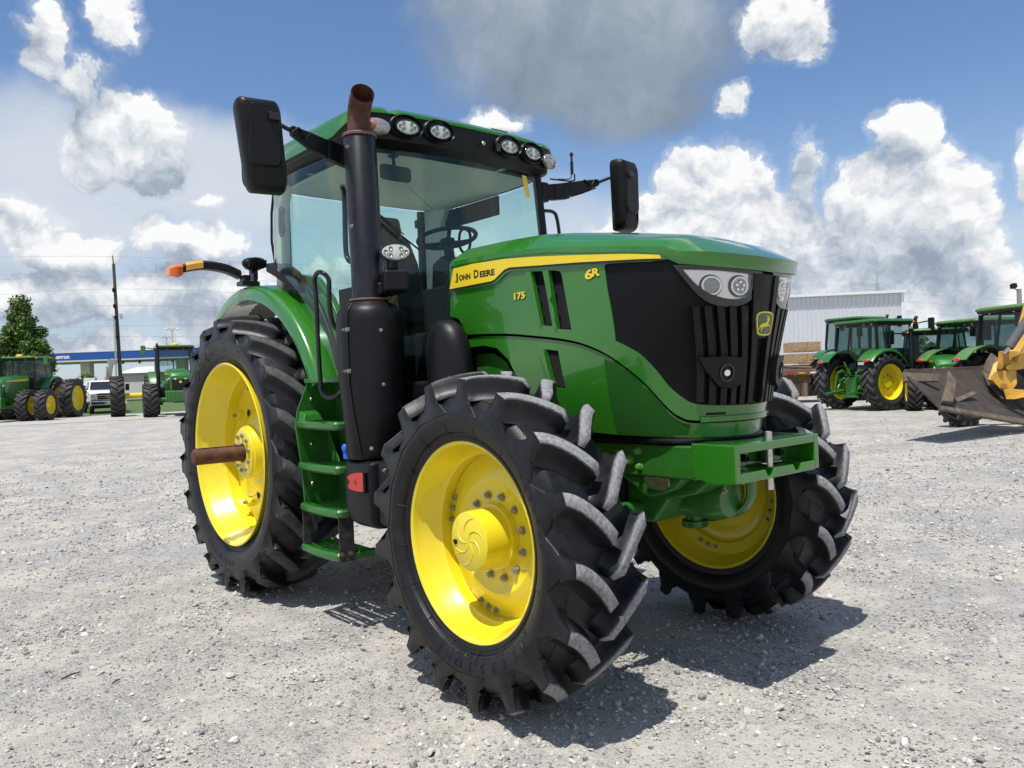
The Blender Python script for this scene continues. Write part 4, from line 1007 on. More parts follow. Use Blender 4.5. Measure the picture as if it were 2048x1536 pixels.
# ---- exhaust
EX, EY = 1.605, -.825
def lean(z): return (1.640-.038*(z-1.9), -.825)
part('exhaust_stack', BLACKM, TR, lambda m: m.loft([[(lean(z)[0]+r*math.cos(2*PI*k/36), lean(z)[1]+r*math.sin(2*PI*k/36), z) for k in range(36)] for z, r in ((1.90, .098), (1.93, .093), (2.865, .0925), (2.872, .088))]), smooth=50)
part('stack_ring', RUSTR, TR, lambda m: m.lathe([(2.872, .0), (2.872, .098), (2.884, .100), (2.890, .094), (2.892, .07)], 32, c=(1.602, -.825, 0), axis='z'))
def elbow(m):
    pth = cr([(1.600, -.825, 2.885), (1.603, -.826, 2.96), (1.616, -.830, 3.01), (1.652, -.840, 3.055), (1.722, -.862, 3.088)], 6)
    m.tube(pth, .066, 24, caps=False); m.tube(pth, .061, 24, caps=False)
    e0 = pth[-1]
part('exhaust_elbow', RUST, TR, elbow, smooth=50, fix=False)
for z_ in (2.80, 2.35): part('stack_bolt', ZINC, TR, lambda m: hexbolt(m, (lean(z_)[0]+.018, -.825-.0905, z_), (.2, -.98, 0), .009, .010))
def muff(m):
    rings = []
    for z, rx, ry, dx, dy in ((1.035, .155, .155, .02, .0), (1.05, .170, .165, .02, 0), (1.30, .182, .175, .01, 0), (1.45, .192, .185, 0, 0), (1.80, .198, .190, 0, 0), (1.862, .190, .182, 0, 0), (1.900, .160, .155, 0, 0), (1.918, .118, .116, .0, 0), (1.930, .104, .104, 0, 0)):
        rings.append([(1.64+dx+rx*math.cos(2*PI*k/48)*(1 if True else 1), -.825+dy+ry*math.sin(2*PI*k/48), z) for k in range(48)])
    m.loft(rings)
MUF = part('muffler_shield', BLACKP, TR, muff, smooth=50)
def mfr(z): return ipl([(1.035, .158), (1.05, .168), (1.30, .179), (1.45, .189), (1.80, .194), (1.862, .186), (1.90, .157), (1.918, .117)], z)
def mfp(z, an, d=0.): return (1.64+ipl([(1.05, .02), (1.3, .01), (1.45, 0)], z)+(mfr(z)+d)*math.cos(an), -.825+(mfr(z)*.965+d)*math.sin(an), z)
part('shield_seam', BLACKP, MUF, lambda m: m.tube([mfp(z, R(-70-4*(1.9-z)+14*max(0, 1.35-z)/.3), .002) for z in (1.905, 1.88, 1.86, 1.82, 1.75, 1.6, 1.45, 1.3, 1.2, 1.1, 1.04)], .010, 8, flat=.6))
for z_, an_, r_ in ((1.76, -70.5, .011), (1.53, -71.5, .011), (1.76, -79, .006), (1.53, -80, .006), (1.10, -40, .008), (1.45, -12, .008), (1.75, -14, .008)):
    part('shield_bolt', ZINC, MUF, lambda m: hexbolt(m, mfp(z_, R(an_), .004), (math.cos(R(an_)), math.sin(R(an_)), 0), r_, .010))
part('collar', RUSTR, MUF, lambda m: m.lathe([(1.928, .10), (1.930, .112), (1.940, .112), (1.942, .095)], 32, c=(1.640, -.825, 0), axis='z'))
BXN = [o.name for o in TR.children]
# box below the muffler with the red battery cover
def bbox(m):
    rings = []
    for z, d in ((.655, .05), (.68, .015), (.74, .0), (.98, .0), (1.015, .008), (1.028, .03)):
        pl = [(1.36+d, -.72), (1.365+d, -.86+d*.5), (1.40+d, -.915+d), (1.47+d, -.935+d), (1.66, -.935+d), (1.70, -.93+d), (1.72, -.90+d), (1.73, -.70)]
        rings.append([(x, y, z+(.035 if False else 0)) for x, y in pl])
    m.loft(rings)
BX = part('battery_box', BLACKP, TR, bbox, bevel=.012, seg=3)
part('battery_box', BLACKP, TR, lambda m: (m.bb(1.725, 1.98, -.90, -.62, .68, 1.04)), bevel=.03, seg=3)
def redc(m):
    S_ = flatS((0, -.937, 0), (1, 0, 0), (0, 0, 1), (0, -1, 0))
    sheet(cr([(1.485, .935), (1.55, .958), (1.665, .966), (1.668, .92), (1.665, .868), (1.55, .862), (1.495, .872), (1.497, .895), (1.512, .905), (1.497, .918)], 3, True), S_, .04, .04, 0, .010, mb=m)
RC = part('battery_cover', REDP, TR, redc, bevel=.004)
part('plus_mark', mat('dull_red_mark', (.30, .02, .015), .5), RC, lambda m: (m.bb(1.560, 1.594, -.9485, -.9475, .909, .915), m.bb(1.574, 1.580, -.9485, -.9475, .895, .929)))
part('cover_hinge', BLACKP, RC, lambda m: m.cyl((1.676, -.945, .86), (1.676, -.945, .97), .010, 10))
part('blue_cap', BLUEP, TR, lambda m: (m.cyl((1.405, -.90, 1.03), (1.405, -.90, 1.075), .020, 14), m.sphere((1.405, -.915, 1.09), (.024, .012, .026), 14, 8)))
for (x, z) in ((1.82, .99), (1.86, .73), (1.80, .86)): part('panel_bolt', ZINC, TR, lambda m: hexbolt(m, (x, -.90, z), (0, -1, 0), .008, .010))
for o in TR.children:
    if o.name not in BXN: o.location = Vector(o.location)+Vector((.125, -.045, 0))
# intake elbow beside the hood
def snork(m):
    rings = []
    for z, rx, ry, cx in ((1.28, .165, .10, 2.06), (1.45, .165, .105, 2.06), (1.58, .163, .105, 2.055), (1.66, .150, .10, 2.05), (1.72, .128, .09, 2.045), (1.765, .095, .07, 2.04), (1.79, .055, .045, 2.035), (1.797, .015, .012, 2.035)):
        rings.append([(cx+rx*math.cos(2*PI*k/32), -.575+ry*math.sin(2*PI*k/32), z) for k in range(32)])
    m.loft(rings)
part('intake_elbow', BLACKP, TR, snork, smooth=60)
# ---- steps and hand rail
STP = part('step_frame', GREEN_D, TR, lambda m: (m.prism([(-.925, 1.475), (-.72, 1.475), (-.72, .66), (-.97, .66), (-.985, .95), (-1.015, 1.205), (-1.0, 1.30)], 'yz', 1.004, 1.018), m.prism([(1.018, 1.475), (1.50, 1.475), (1.50, .66), (1.018, .66)], 'xz', -.735, -.72), m.bb(1.25, 1.30, -.80, -.735, .66, 1.2), m.bb(1.0, 1.50, -.94, -.72, 1.470, 1.50)), bevel=.005)
part('bent_plate', GREEN_D, STP, lambda m: m.loft([[(1.02, -1.0, 1.235), (1.02, -.86, 1.235), (1.02, -.87, 1.30), (1.02, -.99, 1.30)], [(1.10, -1.0, 1.235), (1.10, -.86, 1.235), (1.08, -.88, 1.28), (1.08, -.98, 1.28)]]), bevel=.006)
for pg in ([(1.018, 1.20), (1.16, .975), (1.15, .965), (1.018, .965)], [(1.30, 1.20), (1.36, .97), (1.30, .97)]): part('step_gusset', GREEN_D, STP, lambda m: m.prism(pg, 'xz', -.80, -.79), bevel=.003)
part('dark_panel', BLACKP, STP, lambda m: m.bb(1.20, 1.46, -.738, -.733, .98, 1.15))
for i, (z, x0, x1) in enumerate(((1.217, .985, 1.50), (.962, 1.0, 1.50), (.708, 1.005, 1.50), (.455, 1.0, 1.48))):
    m = MB(); yo = -1.0
    m.tube(cr([(x0+.01, -.76, z), (x0, -.88, z), (x0+.015, yo+.015, z), (x0+.06, yo, z), ((x0+x1)/2, yo-.014, z), (x1-.05, yo, z), (x1, yo+.03, z), (x1, -.76, z)], 4), .012, 6)
    m.v = [(x, y, z+(zz-z)*2.0) for x, y, zz in m.v]
    s_ = m.build('step', GREEN_D, TR)
    for q in range(6): part('step_bar', GREEN_D, s_, lambda m: m.bb(x0+.01, x1-.005, -.985+.042*q, -.976+.042*q, z-.010, z+.016))
    for q in range(5): part('step_tie', GREEN_D, s_, lambda m: m.bb(x0+.05+.10*q, x0+.060+.10*q, -.99, -.76, z-.012, z+.008))
for x_, z_ in ((1.02, .45), (1.487, .43)): part('step_hanger', mat('worn_strap', (.014, .014, .014), .8, vary=.5, dust=.15), TR, lambda m: m.bb(x_, x_+.012, -.995, -.90, z_, .70), bevel=.002)
for yy in (-.985, -.93): part('hanger_bolt', RUST, TR, lambda m: hexbolt(m, (1.50, yy, .475), (1, -.3, 0), .012, .02))
for (y, z) in ((-.90, 1.37), (-.91, 1.09), (-.915, .84)): part('step_bolt', STEEL, TR, lambda m: m.sphere((1.019, y, z), (.008, .014, .014), 12, 6))
RAIL = [(1.30, -.80, 1.76), (1.275, -.86, 1.80), (1.264, -.882, 1.88), (1.262, -.885, 2.0), (1.262, -.885, 2.09), (1.215, -.905, 2.135), (1.16, -.91, 2.13), (1.125, -.905, 2.09), (1.125, -.90, 2.0), (1.13, -.90, 1.75), (1.14, -.90, 1.50), (1.155, -.90, 1.42), (1.21, -.895, 1.385), (1.29, -.88, 1.39), (1.31, -.84, 1.43)]
part('hand_rail', BLACKM, TR, lambda m: m.tube(cr([(x+.195, y-.095, z-.03*(z-1.4)) for x, y, z in RAIL], 5), .014, 10))
# ---- cab
RPH = [(.06, -.45), (.10, -.70), (.22, -.80), (.50, -.845), (.90, -.85), (1.25, -.84), (1.44, -.815), (1.545, -.755), (1.592, -.66), (1.618, -.50), (1.637, -.28), (1.643, 0)]
RPL = cr(RPH, 5); RPL = RPL+[(x, -y) for x, y in reversed(RPL[:-1])]
NP = len(RPL)
def rins(d, z, dx=None):
    cx, cy = .84, 0
    out = []
    for i, (x, y) in enumerate(RPL):
        a, b = RPL[(i-1) % NP] if i else RPL[0], RPL[(i+1) % NP] if i < NP-1 else RPL[-1]
        tx, ty = b[0]-a[0], b[1]-a[1]; l = math.hypot(tx, ty); nx, ny = ty/l, -tx/l
        zz = z(x, y) if callable(z) else z
        out.append((x-nx*d, y-ny*d, zz))
    return out
fz = lambda x, y: min(1, max(0, (x-1.30)/.27))
edge = lambda x, y: 2.955+.098*fz(x, y)**1.0
dip = lambda x, y: -.026*math.exp(-((abs(y)-.60)/.022)**2)*fz(x, y)
roofm = MB()
roofm.loft([rins(.015, lambda x, y: edge(x, y)-.004), rins(.0, edge), rins(.004, lambda x, y: max(edge(x, y)+.02, 3.03)+dip(x, y)), rins(.03, lambda x, y: 3.082+dip(x, y)+.012*fz(x, y)), rins(.075, lambda x, y: 3.104+dip(x, y)*.8), rins(.20, lambda x, y: 3.118+dip(x, y)*.4), rins(.42, 3.126)])
RF = roofm.build('roof', GREEN, TR, smooth=35)
part('roof_hatch_handle', GREEN_D, RF, lambda m: m.tube([(1.50, .24, 3.11), (1.50, .25, 3.14), (1.50, .38, 3.14), (1.50, .39, 3.11)], .008, 6))
rb = MB(); rb.loft([rins(.115, lambda x, y: 2.862+.02*fz(x, y)), rins(.035, lambda x, y: 2.90+.01*fz(x, y)), rins(.008, lambda x, y: edge(x, y)-.03), rins(.010, lambda x, y: edge(x, y)-.001)], True, False)
rb.build('roof_fascia', BLACKG if False else BLACKP, TR, smooth=45)
part('headliner', LINER, TR, lambda m: m.loft([rins(.15, 2.858), rins(.20, 2.868), rins(.40, 2.90), rins(.55, 2.91)]), smooth=60)
def nrmlamp(y):
    # point and outward direction on the roof front at lateral y
    best = min(range(NP//2, NP) if y > 0 else range(0, NP//2+1), key=lambda i: abs(RPL[i][1]-y)+(0 if RPL[i][0] > 1.3 else 9))
    a, b = RPL[best-1], RPL[best+1]; tx, ty = b[0]-a[0], b[1]-a[1]
    return RPL[best], math.atan2(-tx, ty)
for y, z in ((-.506, 2.985), (-.28, 2.990), (.28, 2.990), (.506, 2.985)):
    (px_, py_), an = nrmlamp(y)
    rc = MB(); M = Matrix.Translation((px_-.012, y, z)) @ Matrix.Rotation(an, 4, 'Z')
    rc.loft([[(a, .108*r*math.cos(2*PI*k/32), .066*r*math.sin(2*PI*k/32)+.006) for k in range(32)] for a, r in ((.0, 1.12), (.016, 1.08), (.022, 1.0), (.012, .92), (.004, .88))], True, False); rc.xf(M); rc.build('lamp_recess', BLACKP, TR, smooth=60)
    worklamp(TR, (px_+.002, y, z), an, True, .082)
for sd in (-1, 1):
    (px_, py_), an = nrmlamp(.69*sd)
    m = MB(); m.sphere((0, 0, 0), (.034, .090, .052), 24, 10); m.xf(Matrix.Translation((px_-.004, .700*sd, 2.967)) @ Matrix.Rotation(an, 4, 'Z')); o = m.build('turn_signal', mat('clear_signal', (.36, .34, .33), .12, coat=1., metal=.45, vary=.3, vscale=60), TR)
    m = MB(); m.sphere((0, 0, 0), (.024, .032, .030), 16, 8); m.xf(Matrix.Translation((px_-.0+.006, .715*sd-.018*1, 2.965)) @ Matrix.Rotation(an, 4, 'Z')); m.build('signal_bulb', mat('dull_amber', (.45, .16, .08), .3), o)
part('washer_nozzle', STEEL, TR, lambda m: (m.sphere((1.648, .055, 2.975), (.012, .016, .014), 12, 6)))
part('camera_pod', BLACKG, TR, lambda m: m.bb(1.625, 1.65, .165, .20, 2.945, 3.0), bevel=.006)
# glass: windscreen, door panes, rear pane
def wsS(u, v, t):   # u -1..1, v 0..1
    y = u*(.735-.045*v); x = 1.600-.060*v-.055*(1-v)*0-.075*u*u
    return (x+t, y, 1.60+1.285*v)
ws = MB(); 
ws.loft([[wsS(-1+2*i/20, j/10, 0) for i in range(21)] for j in range(11)]+[[wsS(-1+2*i/20, j/10, -.006) for i in range(21)] for j in range(10, -1, -1)], False, False); ws.build('windscreen', GLASS, TR, smooth=60, fix=True)
def sideplan(u, v, sd):
    P_ = cr([(1.475, -.735), (1.25, -.79), (.9, -.825), (.5, -.825), (.30, -.785), (.17, -.70), (.12, -.56)], 6)
    f = u*(len(P_)-1); i = min(len(P_)-2, int(f)); f -= i
    x = P_[i][0]+(P_[i+1][0]-P_[i][0])*f; y = P_[i][1]+(P_[i+1][1]-P_[i][1])*f
    b = .03*math.sin(PI*v)-.02*v
    return (x+(.05-.06*v)*(1-u), (y-b*.6)*-sd)
def sidebot(x):   # lower edge follows the fender
    return ipl([(.12, 2.34), (.3, 2.30), (.55, 2.21), (.75, 2.08), (.92, 1.92), (1.05, 1.72), (1.16, 1.50), (1.5, 1.50)], x)
for sd in (-1, 1):
    g_ = MB(); rings = []
    for j in range(9):
        ring = []
        for i in range(41):
            u = i/40; x0, y0 = sideplan(u, .5, sd); zb_ = sidebot(x0); z = zb_+(2.87-zb_)*j/8; v = (z-1.5)/1.37
            x, y = sideplan(u, v, sd); ring.append((x, y, z))
        rings.append(ring)
    g_.loft(rings+[[(x, y*.993, z) for x, y, z in r] for r in reversed(rings)], False, False); g_.build('side_window', GLASS, TR, smooth=60)
part('rear_window', GLASS, TR, lambda m: m.loft([[(.10+dx, -.58+1.16*i/10, z) for i in range(11)] for z, dx in ((1.75, 0), (2.3, .0), (2.86, .02))]+[[(.106+dx, -.58+1.16*i/10, z) for i in range(11)] for z, dx in ((2.86, .02), (2.3, 0), (1.75, 0))], False, False), smooth=60)
for sd in (-1, 1):
    part('front_pillar', BLACKP, TR, lambda m: m.loft([[(x-.045, .700*sd+dy, z), (x+.012, (.680+.0)*sd+dy, z), (x+.020, .725*sd+dy, z), (x-.01, .758*sd+dy, z), (x-.05, .755*sd+dy, z)] for x, dy, z in ((1.535, 0.030*sd, 1.50), (1.515, .022*sd, 1.9), (1.48, 0.0, 2.5), (1.462, -.022*sd, 2.89))]), bevel=.008)
    part('rear_pillar', LINER, TR, lambda m: m.loft([[(.14, .60*sd, z), (.27+q, .66*sd, z), (.29+q, .74*sd, z), (.20, .74*sd, z), (.12, .66*sd, z)] for z, q in ((1.55, .03), (2.2, .0), (2.75, .03), (2.88, .12))]), bevel=.02)
    part('rear_pillar_cover', BLACKP, TR, lambda m: m.loft([[(.085, .57*sd, z), (.115, .57*sd, z), (.15, .655*sd, z), (.12, .675*sd, z)] for z in (1.6, 2.3, 2.87)]), bevel=.006)
    part('window_latch', BLACKP, TR, lambda m: m.tube(cr([(.50, .81*sd, 2.60), (.50, .80*sd, 2.66), (.44, .79*sd, 2.69), (.40, .78*sd, 2.66), (.39, .78*sd, 2.56), (.43, .79*sd, 2.50), (.49, .80*sd, 2.52)], 4, True), .012, 8, closed=True))
part('window_edge', BLACKP, TR, lambda m: m.tube([(.19, -.735, 2.33), (.175, -.75, 2.5), (.18, -.745, 2.7), (.20, -.73, 2.87)], .010, 6))
part('pillar_grip', BLACKM, TR, lambda m: m.tube(cr([(1.33, -.80, 2.66), (1.30, -.77, 2.60), (1.285, -.765, 2.4), (1.285, -.765, 2.27), (1.31, -.765, 2.215), (1.37, -.77, 2.195), (1.43, -.77, 2.21)], 5), .016, 10))
# interior
part('cab_floor', mat('floor_mat', (.05, .05, .048), .9), TR, lambda m: (m.bb(.12, 1.50, -.68, .68, 1.50, 1.56), m.bb(.10, .16, -.66, .66, 1.55, 1.76)), bevel=.02)
part('fire_wall', BLACKP, TR, lambda m: (m.bb(1.50, 1.56, -.73, .73, 1.42, 1.62), m.loft([[(1.83, -.43, 1.5), (1.83, .43, 1.5), (1.83, .43, 2.08), (1.83, .36, 2.18), (1.83, -.36, 2.18), (1.83, -.43, 2.08)], [(1.93, -.445, 1.5), (1.93, .445, 1.5), (1.93, .445, 2.10), (1.93, .37, 2.19), (1.93, -.37, 2.19), (1.93, -.445, 2.10)]]), m.bb(1.56, 1.85, -.40, .40, 1.45, 2.02)), bevel=.01)
part('dash_cowl', BLACKP, TR, lambda m: m.loft([[(1.58, -.20, 1.6), (1.58, .20, 1.6), (1.58, .20, 2.0), (1.58, .14, 2.20), (1.58, -.14, 2.20), (1.58, -.20, 2.0)], [(1.40, -.16, 1.6), (1.40, .16, 1.6), (1.40, .16, 2.05), (1.38, .12, 2.28), (1.38, -.12, 2.28), (1.40, -.16, 2.05)], [(1.26, -.12, 1.6), (1.26, .12, 1.6), (1.26, .12, 2.08), (1.24, .10, 2.24), (1.24, -.10, 2.24), (1.26, -.12, 2.08)]]), bevel=.02)
def steer(m):
    c = Vector((1.22, 0.05, 2.43)); M = Matrix.Translation(c) @ Matrix.Rotation(R(-11), 4, 'Y')
    n0 = len(m.v)
    m.tube([(.20*math.cos(2*PI*k/40), .20*math.sin(2*PI*k/40), 0) for k in range(40)], .015, 8, closed=True)
    for a in (90, 210, 330): m.tube([(0, 0, -.03), (.10*math.cos(R(a)), .10*math.sin(R(a)), -.02), (.195*math.cos(R(a)), .195*math.sin(R(a)), 0)], .014, 6)
    m.cyl((0, 0, -.05), (0, 0, -.01), .05, 16); m.cyl((0, 0, -.30), (0, 0, -.04), .035, 12)
    m.xf(M, n0)
part('steering_wheel', SEATM, TR, steer)
def seat(m):
    m.loft([[(.62+dx, -.26*k, z), (.62+dx, .26*k, z), (.50+dx, .27*k, z), (.50+dx, -.27*k, z)] for z, k, dx in ((1.95, .95, 0), (2.10, 1.0, 0), (2.35, .95, -.04), (2.52, .75, -.07), (2.56, .6, -.08))])
    m.loft([[(.52, -.27, z), (1.05, -.25, z), (1.05, .25, z), (.52, .27, z)] for z in (1.86, 1.98)]); m.bb(.55, .95, -.15, .15, 1.55, 1.86)
    m.loft([[(.52+dx, -.15*k, z), (.60+dx, -.14*k, z), (.60+dx, .14*k, z), (.52+dx, .15*k, z)] for z, k, dx in ((2.54, .9, -.07), (2.60, 1., -.07), (2.70, .9, -.08))])
part('operator_seat', SEATM, TR, seat, bevel=.03, seg=3)
part('arm_console', SEATM, TR, lambda m: (m.bb(.60, 1.15, -.46, -.30, 1.90, 2.12), m.box((1.12, -.42, 2.26), (.03, .14, .22), (0, R(-15), R(-20))), m.cyl((1.10, -.42, 2.1), (1.10, -.42, 2.2), .015, 8)), bevel=.02)
part('display_mount', SEATM, TR, lambda m: (m.cyl((1.44, -.30, 2.0), (1.44, -.32, 2.42), .010, 8), m.box((1.44, -.32, 2.45), (.03, .07, .05), (0, 0, .3))), bevel=.003)
part('interior_mirror', SEATM, TR, lambda m: (m.loft([[(1.47, -.50+.11*a, 2.745+.048*b) for a, b in rrp] for rrp in [[(x/.5, y/.5) for x, y in rrect(1, 1, .18)]]]+[[(1.455, -.50+.11*a, 2.745+.048*b) for a, b in [(x/.5, y/.5) for x, y in rrect(1, 1, .18)]]]), m.cyl((1.455, -.50, 2.75), (1.44, -.50, 2.86), .012, 8), m.cyl((1.44, -.50, 2.852), (1.44, -.50, 2.864), .035, 14)), bevel=.004)
part('speaker_grille', mat('speaker_grey', (.17, .17, .16), .9), TR, lambda m: [m.lathe([(2.892, r), (2.888, r+.006)], 24, c=(1.05, -.33, 0), axis='z') for r in (.012, .026, .040, .054)])
part('roof_vent', mat('liner_dark', (.20, .20, .185), .9), TR, lambda m: (m.bb(.95, 1.12, .16, .20, 2.893, 2.90), m.lathe([(2.89, 0), (2.89, .03), (2.90, .036)], 18, c=(.72, -.05, 0), axis='z')))
part('roof_hatch', LINER, TR, lambda m: m.prism(rrect(.50, .62, .10, 5), 'xy', 2.885, 2.905).xf(Matrix.Translation((.82, .15, 0))), bevel=.008)
part('sun_blind', SEATM, TR, lambda m: (m.bb(.50, .53, .66, .70, 2.68, 2.84), m.bb(.30, 1.0, .70, .72, 2.70, 2.85)), bevel=.01)
part('wiper_arm', BLACKM, TR, lambda m: (m.tube([(1.535, -.665, 2.45), (1.557, -.54, 2.345), (1.572, -.42, 2.265)], .006, 6), m.tube([(1.535, -.665, 2.46), (1.562, -.52, 2.35)], .004, 6)))
part('sticker', YDECAL, TR, lambda m: lettering(m, '1', lambda u, v, t: wsS(.80+u/.72, .88+v/1.285, .002+t), -.05, -.015, .150, .075, offset=.07, shear=-.12))
# mirrors
def mirror(sd):
    # arm: flat bar from the front pillar outwards, then a round rod
    mx, my, mz, hh = (1.575, -1.395, 2.745, .242) if sd < 0 else (1.66, 1.425, 2.80, .262)
    a = MB(); P_ = [(1.43, .79*sd, 2.79), (1.46, .90*sd, 2.80), (1.51, 1.10*sd, 2.835), (1.545, 1.22*sd, 2.862)]
    P_ = [(x, y, z+(mz-2.745)*.6*(abs(y)-.79)/.43) for x, y, z in P_]
    a.loft([[(x-.022, y, z-h), (x+.022, y, z-h), (x+.026, y, z+h), (x-.026, y, z+h)] for (x, y, z), h in zip(P_, (.058, .056, .044, .024))])
    a.bb(1.40, 1.46, min(.74*sd, .80*sd), max(.74*sd, .80*sd), 2.72, 2.86)
    o = a.build('mirror_arm', BLACKP, TR, bevel=.007)
    e = P_[-1]; top = mz+.14
    part('arm_rod', BLACKM, o, lambda m: m.tube(cr([e, ((e[0]+mx)/2, (e[1]+my)/2, top+.0), (mx+.02, my-.06*sd, top+.004), (mx+.04, my-.02*sd, top-.004)], 4), .012, 10))
    part('arm_sleeve', BLACKP, o, lambda m: m.loft([[(x-.028, y, z-.056), (x+.028, y, z-.056), (x+.030, y, z+.056), (x-.030, y, z+.056)] for x, y, z in ((1.446, .85*sd, 2.796), (1.478, .97*sd, 2.813))]), bevel=.005)
    part('arm_ridge', BLACKP, o, lambda m: (m.tube([(e[0]-.01, e[1]-.13*sd, e[2]+.01), (e[0]+.018, e[1]-.08*sd, e[2]-.03), (e[0]+.02, e[1]-.04*sd, e[2]+.018), (e[0]+.02, e[1], e[2]-.015)], .006, 6), m.tube([(1.49, .99*sd, 2.775), (1.52, 1.08*sd, 2.805), (1.56, 1.19*sd, 2.85)], .005, 6)))
    rings = []; sk = .10*sd
    for x, k in ((-.065, .93), (-.055, .985), (-.02, 1.0), (.02, .96), (.045, .86), (.055, .70)):
        pl = []
        for a_, b_ in [(p/.5, q/.5) for p, q in rrect(1, 1, .13, 5)]:
            w = .118*k*(1.0-.10*max(0, -b_)); yy = -a_*w-.024*b_
            pl.append((mx+x-.03*max(0, -b_-.45)*2, my+yy, mz+b_*hh*(1-(1-k)*.45)))
        rings.append(pl)
    hd = MB(); hd.loft(rings); Mr = Matrix.Translation((mx, my, mz)) @ Matrix.Rotation(R(9)*sd, 4, 'Z') @ Matrix.Translation((-mx, -my, -mz)); hd.xf(Mr)
    ho = hd.build('mirror', BLACKP, TR, smooth=38)
    def q(fn, *aa, **kw):
        m = MB(); fn(m); m.xf(Mr); return m.build(*aa, **kw)
    q(lambda m: m.loft([[(mx+x, my+a_*.10, mz+b_*hh*.9) for a_, b_ in [(p/.5, r/.5) for p, r in rrect(1, 1, .12, 5)]] for x in (-.069, -.0655)]), 'mirror_glass', MIRRORM, ho)
    q(lambda m: m.loft([[(mx+x, my+a_*w, mz+.045+b_*h) for a_, b_ in [(p/.5, r/.5) for p, r in rrect(1, 1, .16, 4)]] for x, w, h in ((.040, .088, hh*.70), (.056, .078, hh*.66))]), 'mirror_panel', BLACKP, ho, bevel=.004)
    q(lambda m: m.bb(mx+.045, mx+.082, my-.05*sd-.03, my-.05*sd+.03, top-.022, top+.02), 'mirror_clamp', BLACKM, ho, bevel=.006)
for sd in (-1, 1): mirror(sd)
part('aerial', BLACKM, TR, lambda m: (m.tube([(1.50, .78, 2.875), (1.50, .98, 2.885), (1.50, 1.03, 2.90), (1.50, 1.03, 2.945)], .006, 6), m.cyl((1.50, 1.005, 2.94), (1.50, 1.005, 3.03), .012, 10), m.cyl((1.50, 1.005, 3.03), (1.50, 1.005, 3.10), .008, 8), m.cyl((1.50, 1.005, 3.075), (1.50, 1.005, 3.09), .014, 8), m.tube(cr([(1.50, 1.0, 2.945), (1.51, .97, 2.90), (1.50, .86, 2.885)], 4), .004, 5)))
part('left_grip', BLACKM, TR, lambda m: m.tube(cr([(1.43, .78, 2.66), (1.43, .86, 2.66), (1.43, .90, 2.62), (1.44, .915, 2.45), (1.44, .92, 2.2)], 5), .013, 8))
# ------------------------------------------------------------------ the other tractors in the yard
GREEN_F = mat('green_paint_far', (.020, .145, .016), .35, coat=.6, vary=.06, vscale=2)
GREEN_OLD = mat('faded_green_paint', (.10, .22, .055), .5, coat=.2, vary=.18, vscale=4)
LUGF = mat('dusty_tread', (.060, .056, .050), .95, vary=.3, vscale=10)
BLACK_F = mat('black_trim_far', (.007, .007, .008), .45, spec=.4)
TYRES = {}
SHOPW_ = mat('plate_white', (.6, .6, .55), .5)
def far_wheel(root, x, y, R_, W, rim, side, mt=YELLOW, dish=.0, n=20):
    key = (R_, W, rim, n)
    if key not in TYRES: TYRES[key] = tyre_mesh(R_, W, rim, n, .055, wt=.055, sweep=.24, flare=.10, low=True, curve=1.1, seg=40)
    src = TYRES[key]
    w = MB(); h = W*.40
    w.lathe([(-h-.01, rim), (-h-.012, rim-.02), (-h*.3, rim-.05), (-h*.2+dish, rim-.08), (-h*.1+dish, rim*.62), (-.04+dish, rim*.50), (-.06+dish, rim*.30), (-.10+dish, rim*.28), (-.10+dish, 0)], 36)
    w.lathe([(h+.01, rim), (h+.012, rim-.02), (h*.3, rim-.05), (h*.2+dish, rim-.08), (.02+dish, rim*.5), (.02+dish, 0)], 36)
    o = mirror_y(w, side).build('wheel', mt, root, loc=(x, y, R_*.985), fix=False)
    t = MB(); t.v = list(src.v); t.f = list(src.f); t.m = list(src.m)
    mirror_y(t, side).build('tyre', [RUBBER_B, LUGF], o, smooth=50)
    b = MB()
    for k in range(8):
        a = 2*PI*k/8; b = MB(); b.cyl((rim*.40*math.cos(a), -.05+dish, rim*.40*math.sin(a)), (rim*.40*math.cos(a), -.085+dish, rim*.40*math.sin(a)), rim*.035, 8); mirror_y(b, side).build('wheel_nut', ZINC, o)
    return o
